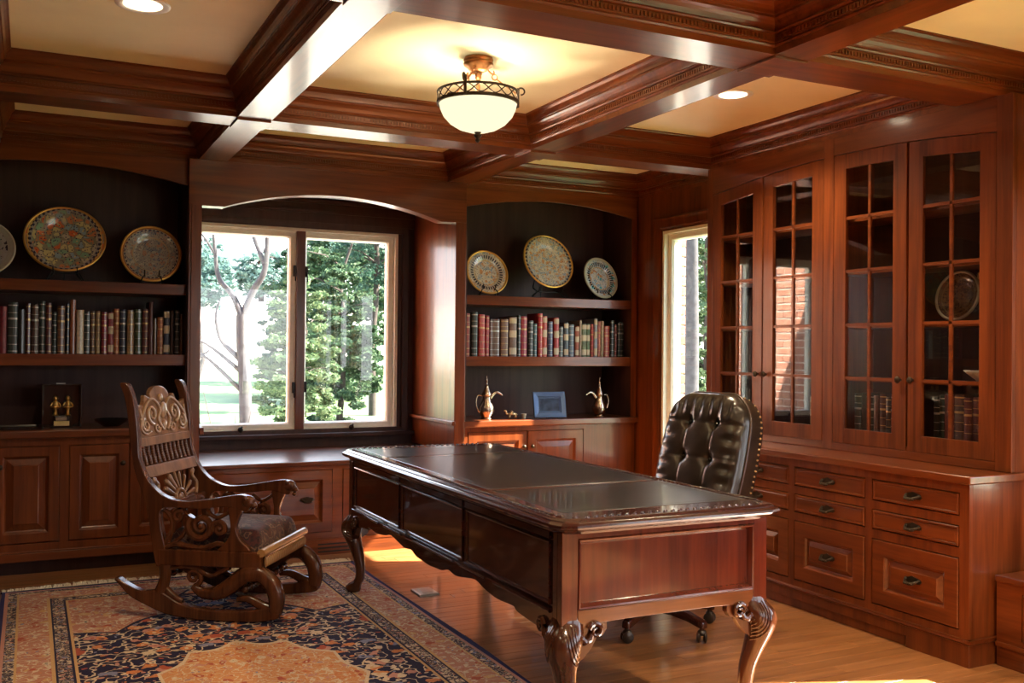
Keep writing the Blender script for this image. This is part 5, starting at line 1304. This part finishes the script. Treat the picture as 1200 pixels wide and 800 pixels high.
def tree(x, y, h, crown, label, leaf, n, size, trunk=.10, bark=None, seed=1, group=None, z0=None, cz=.6, cone=.35, limbs=9):
    """crown = (radius, half height); cone > 0 narrows it upwards"""
    rnd = random.Random(seed); z0 = GZ if z0 is None else z0
    t = thing('tree', label, 'tree', (x, y, z0), group=group, local=True)
    m = MB(); k = 8; pts = [(rnd.uniform(-.03,.03)*i, rnd.uniform(-.03,.03)*i, h*.95*i/k) for i in range(k+1)]
    m.tube(pts, [trunk*(1-.8*i/k)+.01 for i in range(k+1)], 10)
    for j in range(limbs):
        i = rnd.randint(2, k-1); p = V(pts[i]); a = rnd.uniform(0,6.28); L_ = crown[0]*rnd.uniform(.5,.95)
        m.tube([p, p+V((math.cos(a)*L_*.5, math.sin(a)*L_*.5, .25*L_)), p+V((math.cos(a)*L_, math.sin(a)*L_, .3*L_))], [trunk*.35, trunk*.22, .008], 6)
    m.build('trunk', bark or BARKD, t, smooth='auto')
    fm = MB(); nc = 170
    for _ in range(nc):
        while True:
            q = V((rnd.uniform(-1,1), rnd.uniform(-1,1), rnd.uniform(-1,1)))
            if .15 < q.length <= 1: break
        w = 1-cone*(q.z+1)/2
        c = (q.x*crown[0]*w, q.y*crown[0]*w, h*cz+q.z*crown[1])
        r = rnd.uniform(.12,.26)*crown[0]*w
        foliage(fm, c, (r, r, r*.45), n//nc, size, rnd)
    fastbuild(fm, 'foliage', leaf, t, 'stuff')
    return t
# bare tree with its forked trunk just outside the left sash
t = thing('bare_tree', 'leafless forked tree with grey trunk outside the left sash', 'tree', (2.28, 11.6, GZ), local=True)
def limb(m, pts, r0, r1): 
    q = catmull([(a-2.28, b, c-GZ) for a, b, c in pts], 5); m.tube(q, [r0+(r1-r0)*i/(len(q)-1) for i in range(len(q))], 9)
m = MB()
limb(m, [(2.28,0,GZ),(2.27,0,.4),(2.25,0,1.0),(2.22,0,1.35),(2.21,0,1.72)],   .078, .066); m.build('trunk', BARK, t, smooth='auto')
for pts, r0, r1 in (([(2.21,0,1.70),(2.12,.1,1.95),(1.98,.2,2.15),(1.93,.2,2.5),(1.88,.2,3.0)], .045,.012), ([(2.22,0,1.70),(2.34,0,2.0),(2.45,-.1,2.25),(2.47,-.1,2.7),(2.42,-.1,3.2),(2.50,-.1,3.8)], .048,.011), ([(2.45,-.1,2.3),(2.33,.1,2.75),(2.25,.1,3.3),(2.30,.1,3.9)], .034,.010), ([(2.2,0,1.2),(2.02,.2,1.42),(1.95,.2,1.7),(2.0,.2,1.9)], .038,.008), ([(2.22,0,1.05),(1.9,.3,1.35),(1.6,.3,1.5)], .030,.006), ([(2.2,0,.85),(1.8,.2,1.25),(1.45,.2,1.32)], .028,.006), ([(1.9,.3,1.3),(1.75,.3,1.2),(1.5,.3,1.1)], .015,.005), ([(2.47,-.1,2.6),(2.62,-.1,2.9),(2.7,-.1,3.2)], .018,.005), ([(1.95,.2,2.4),(1.78,.2,2.65),(1.65,.2,2.7)], .018,.005)):
    m = MB(); limb(m, pts, r0, r1); m.build('branch', BARK, t, smooth='auto')
t = thing('shrub', 'bare twiggy shrub at the foot of the leafless tree', 'shrub', (2.05, 11.0, GZ), local=True)
m = MB(); rs = random.Random(21)
for k in range(22):
    a = rs.uniform(-1.3,1.3); L_ = rs.uniform(.7,1.5); q = [(0,0,0)]; 
    for i in range(1,5): q.append((math.sin(a)*L_*i/4*.9+rs.uniform(-.04,.04), rs.uniform(-.1,.1), math.cos(a*.8)*L_*i/4))
    m.tube(catmull(q, 3), [.012*(1-i/12*.8) for i in range(13)], 5)
m.build('twigs', BARKD, t, smooth=True, kind='stuff')
tree(4.25, 17.2, 3.7, (.86,1.65), 'light green bushy tree right of the leafless trunk', LEAFS[2], 16000, .055, seed=5, cz=.47, trunk=.05)
tree(5.84, 19.9, 4.3, (1.0,1.95), 'dense green tree filling the left half of the right sash', LEAFS[1], 22000, .06, seed=2, cz=.45, trunk=.07)
tree(7.35, 22.4, 8.2, (1.1,2.3), 'tall loose tree with bare trunk showing above the dense trees', LEAFS[0], 9000, .065, seed=4, cz=.66, trunk=.09, cone=.1)
tree(7.3, 17.6, 4.9, (1.1,2.2), 'dense teal tree at the right edge of the right sash', LEAFS[0], 22000, .06, seed=3, cz=.46, trunk=.07)
tree(7.65, 26.4, 6.2, (2.1,2.7), 'broad green tree behind the dense trees', LEAFS[1], 22000, .085, seed=9, cz=.5)
tree(7.57, 31.5, 5.4, (1.2,2.4), 'green tree behind the light bushy tree', LEAFS[0], 12000, .08, seed=31, cz=.5)
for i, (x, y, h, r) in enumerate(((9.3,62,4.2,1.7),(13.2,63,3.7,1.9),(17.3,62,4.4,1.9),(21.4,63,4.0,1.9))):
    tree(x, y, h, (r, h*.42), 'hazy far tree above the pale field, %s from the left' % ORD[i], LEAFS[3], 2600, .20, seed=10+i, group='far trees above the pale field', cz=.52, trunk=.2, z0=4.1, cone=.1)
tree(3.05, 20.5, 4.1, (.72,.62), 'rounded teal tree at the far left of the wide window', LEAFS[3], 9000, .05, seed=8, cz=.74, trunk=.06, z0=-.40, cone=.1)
# right side, seen through the narrow window
t = thing('tree', 'grey-blue tree trunk outside the narrow window', 'tree', (8.92, 12.0, GZ), local=True)
m = MB(); m.tube([(0,0,0),(.02,0,2.0),(-.02,0,4.5),(.05,0,8)], [.13,.105,.095,.08], 14); m.build('trunk', BARK, t, smooth='auto')
tree(12.6, 15.6, 6.5, (1.7,2.8), 'leafy tree beyond the grey trunk outside the narrow window', LEAFS[1], 16000, .06, seed=6, cz=.45)
tree(9.75, 12.6, 4.6, (.55,1.9), 'light tree right behind the grey trunk outside the narrow window', LEAFS[2], 12000, .045, seed=7, cz=.5, trunk=.05)
# brick work
BRK = wood('sunlit_brick', (.34,.14,.09), (.52,.26,.18), 'x', rough=.9, coat=0, scale=9, rand=.5, bump=.02); MORT = plain('mortar', (.74,.70,.64), .95)
t = thing('brick_pier', 'sunlit brick pier just outside the narrow window', 'pier', (4.68, 6.70, GZ))
MB().box(4.41, 4.70, 6.42, 7.0, GZ, 3.4).build('core', MORT, t)
proto = None
for c in range(46):
    z = GZ + .078*c
    for k in range(2):
        x0 = 4.405 + .215*k - (.107 if c % 2 else 0); xa, xb = max(x0, 4.405), min(x0+.205, 4.71)
        if xb-xa < .03: continue
        o = MB().nested(0, xb-xa, 0, .068, [(0,0),(0,.008),(.003,.011)], (V((0,0,0)), V((1,0,0)), V((0,0,1)), V((0,-1,0)))).build('brick', BRK, t); o.location = V((xa, 6.42, z)) - V(t.location)
t = thing('brick_wing', 'brick house wing left of the wide window, seen mirrored in the cabinet glass', 'building', (.2, 8.9, GZ))
MB().box(-.3, .60, 7.55, 10.3, GZ, 3.6).build('core', MORT, t)
m = MB()
for c in range(53):
    z = GZ + .078*c
    for k in range(14):
        y0 = 7.55+.212*k-(.106 if c % 2 else 0); ya, yb = max(y0, 7.55), min(y0+.196, 10.3)
        if yb-ya > .03: m.nested(ya, yb, z, z+.062, [(0,0),(0,.009),(.003,.012)], (V((.60,0,0)), V((0,1,0)), V((0,0,1)), V((1,0,0))))
fb = m.build('brick_courses', BRK, t, kind='stuff')

for o_ in LOCALS:
    del o_['_local']
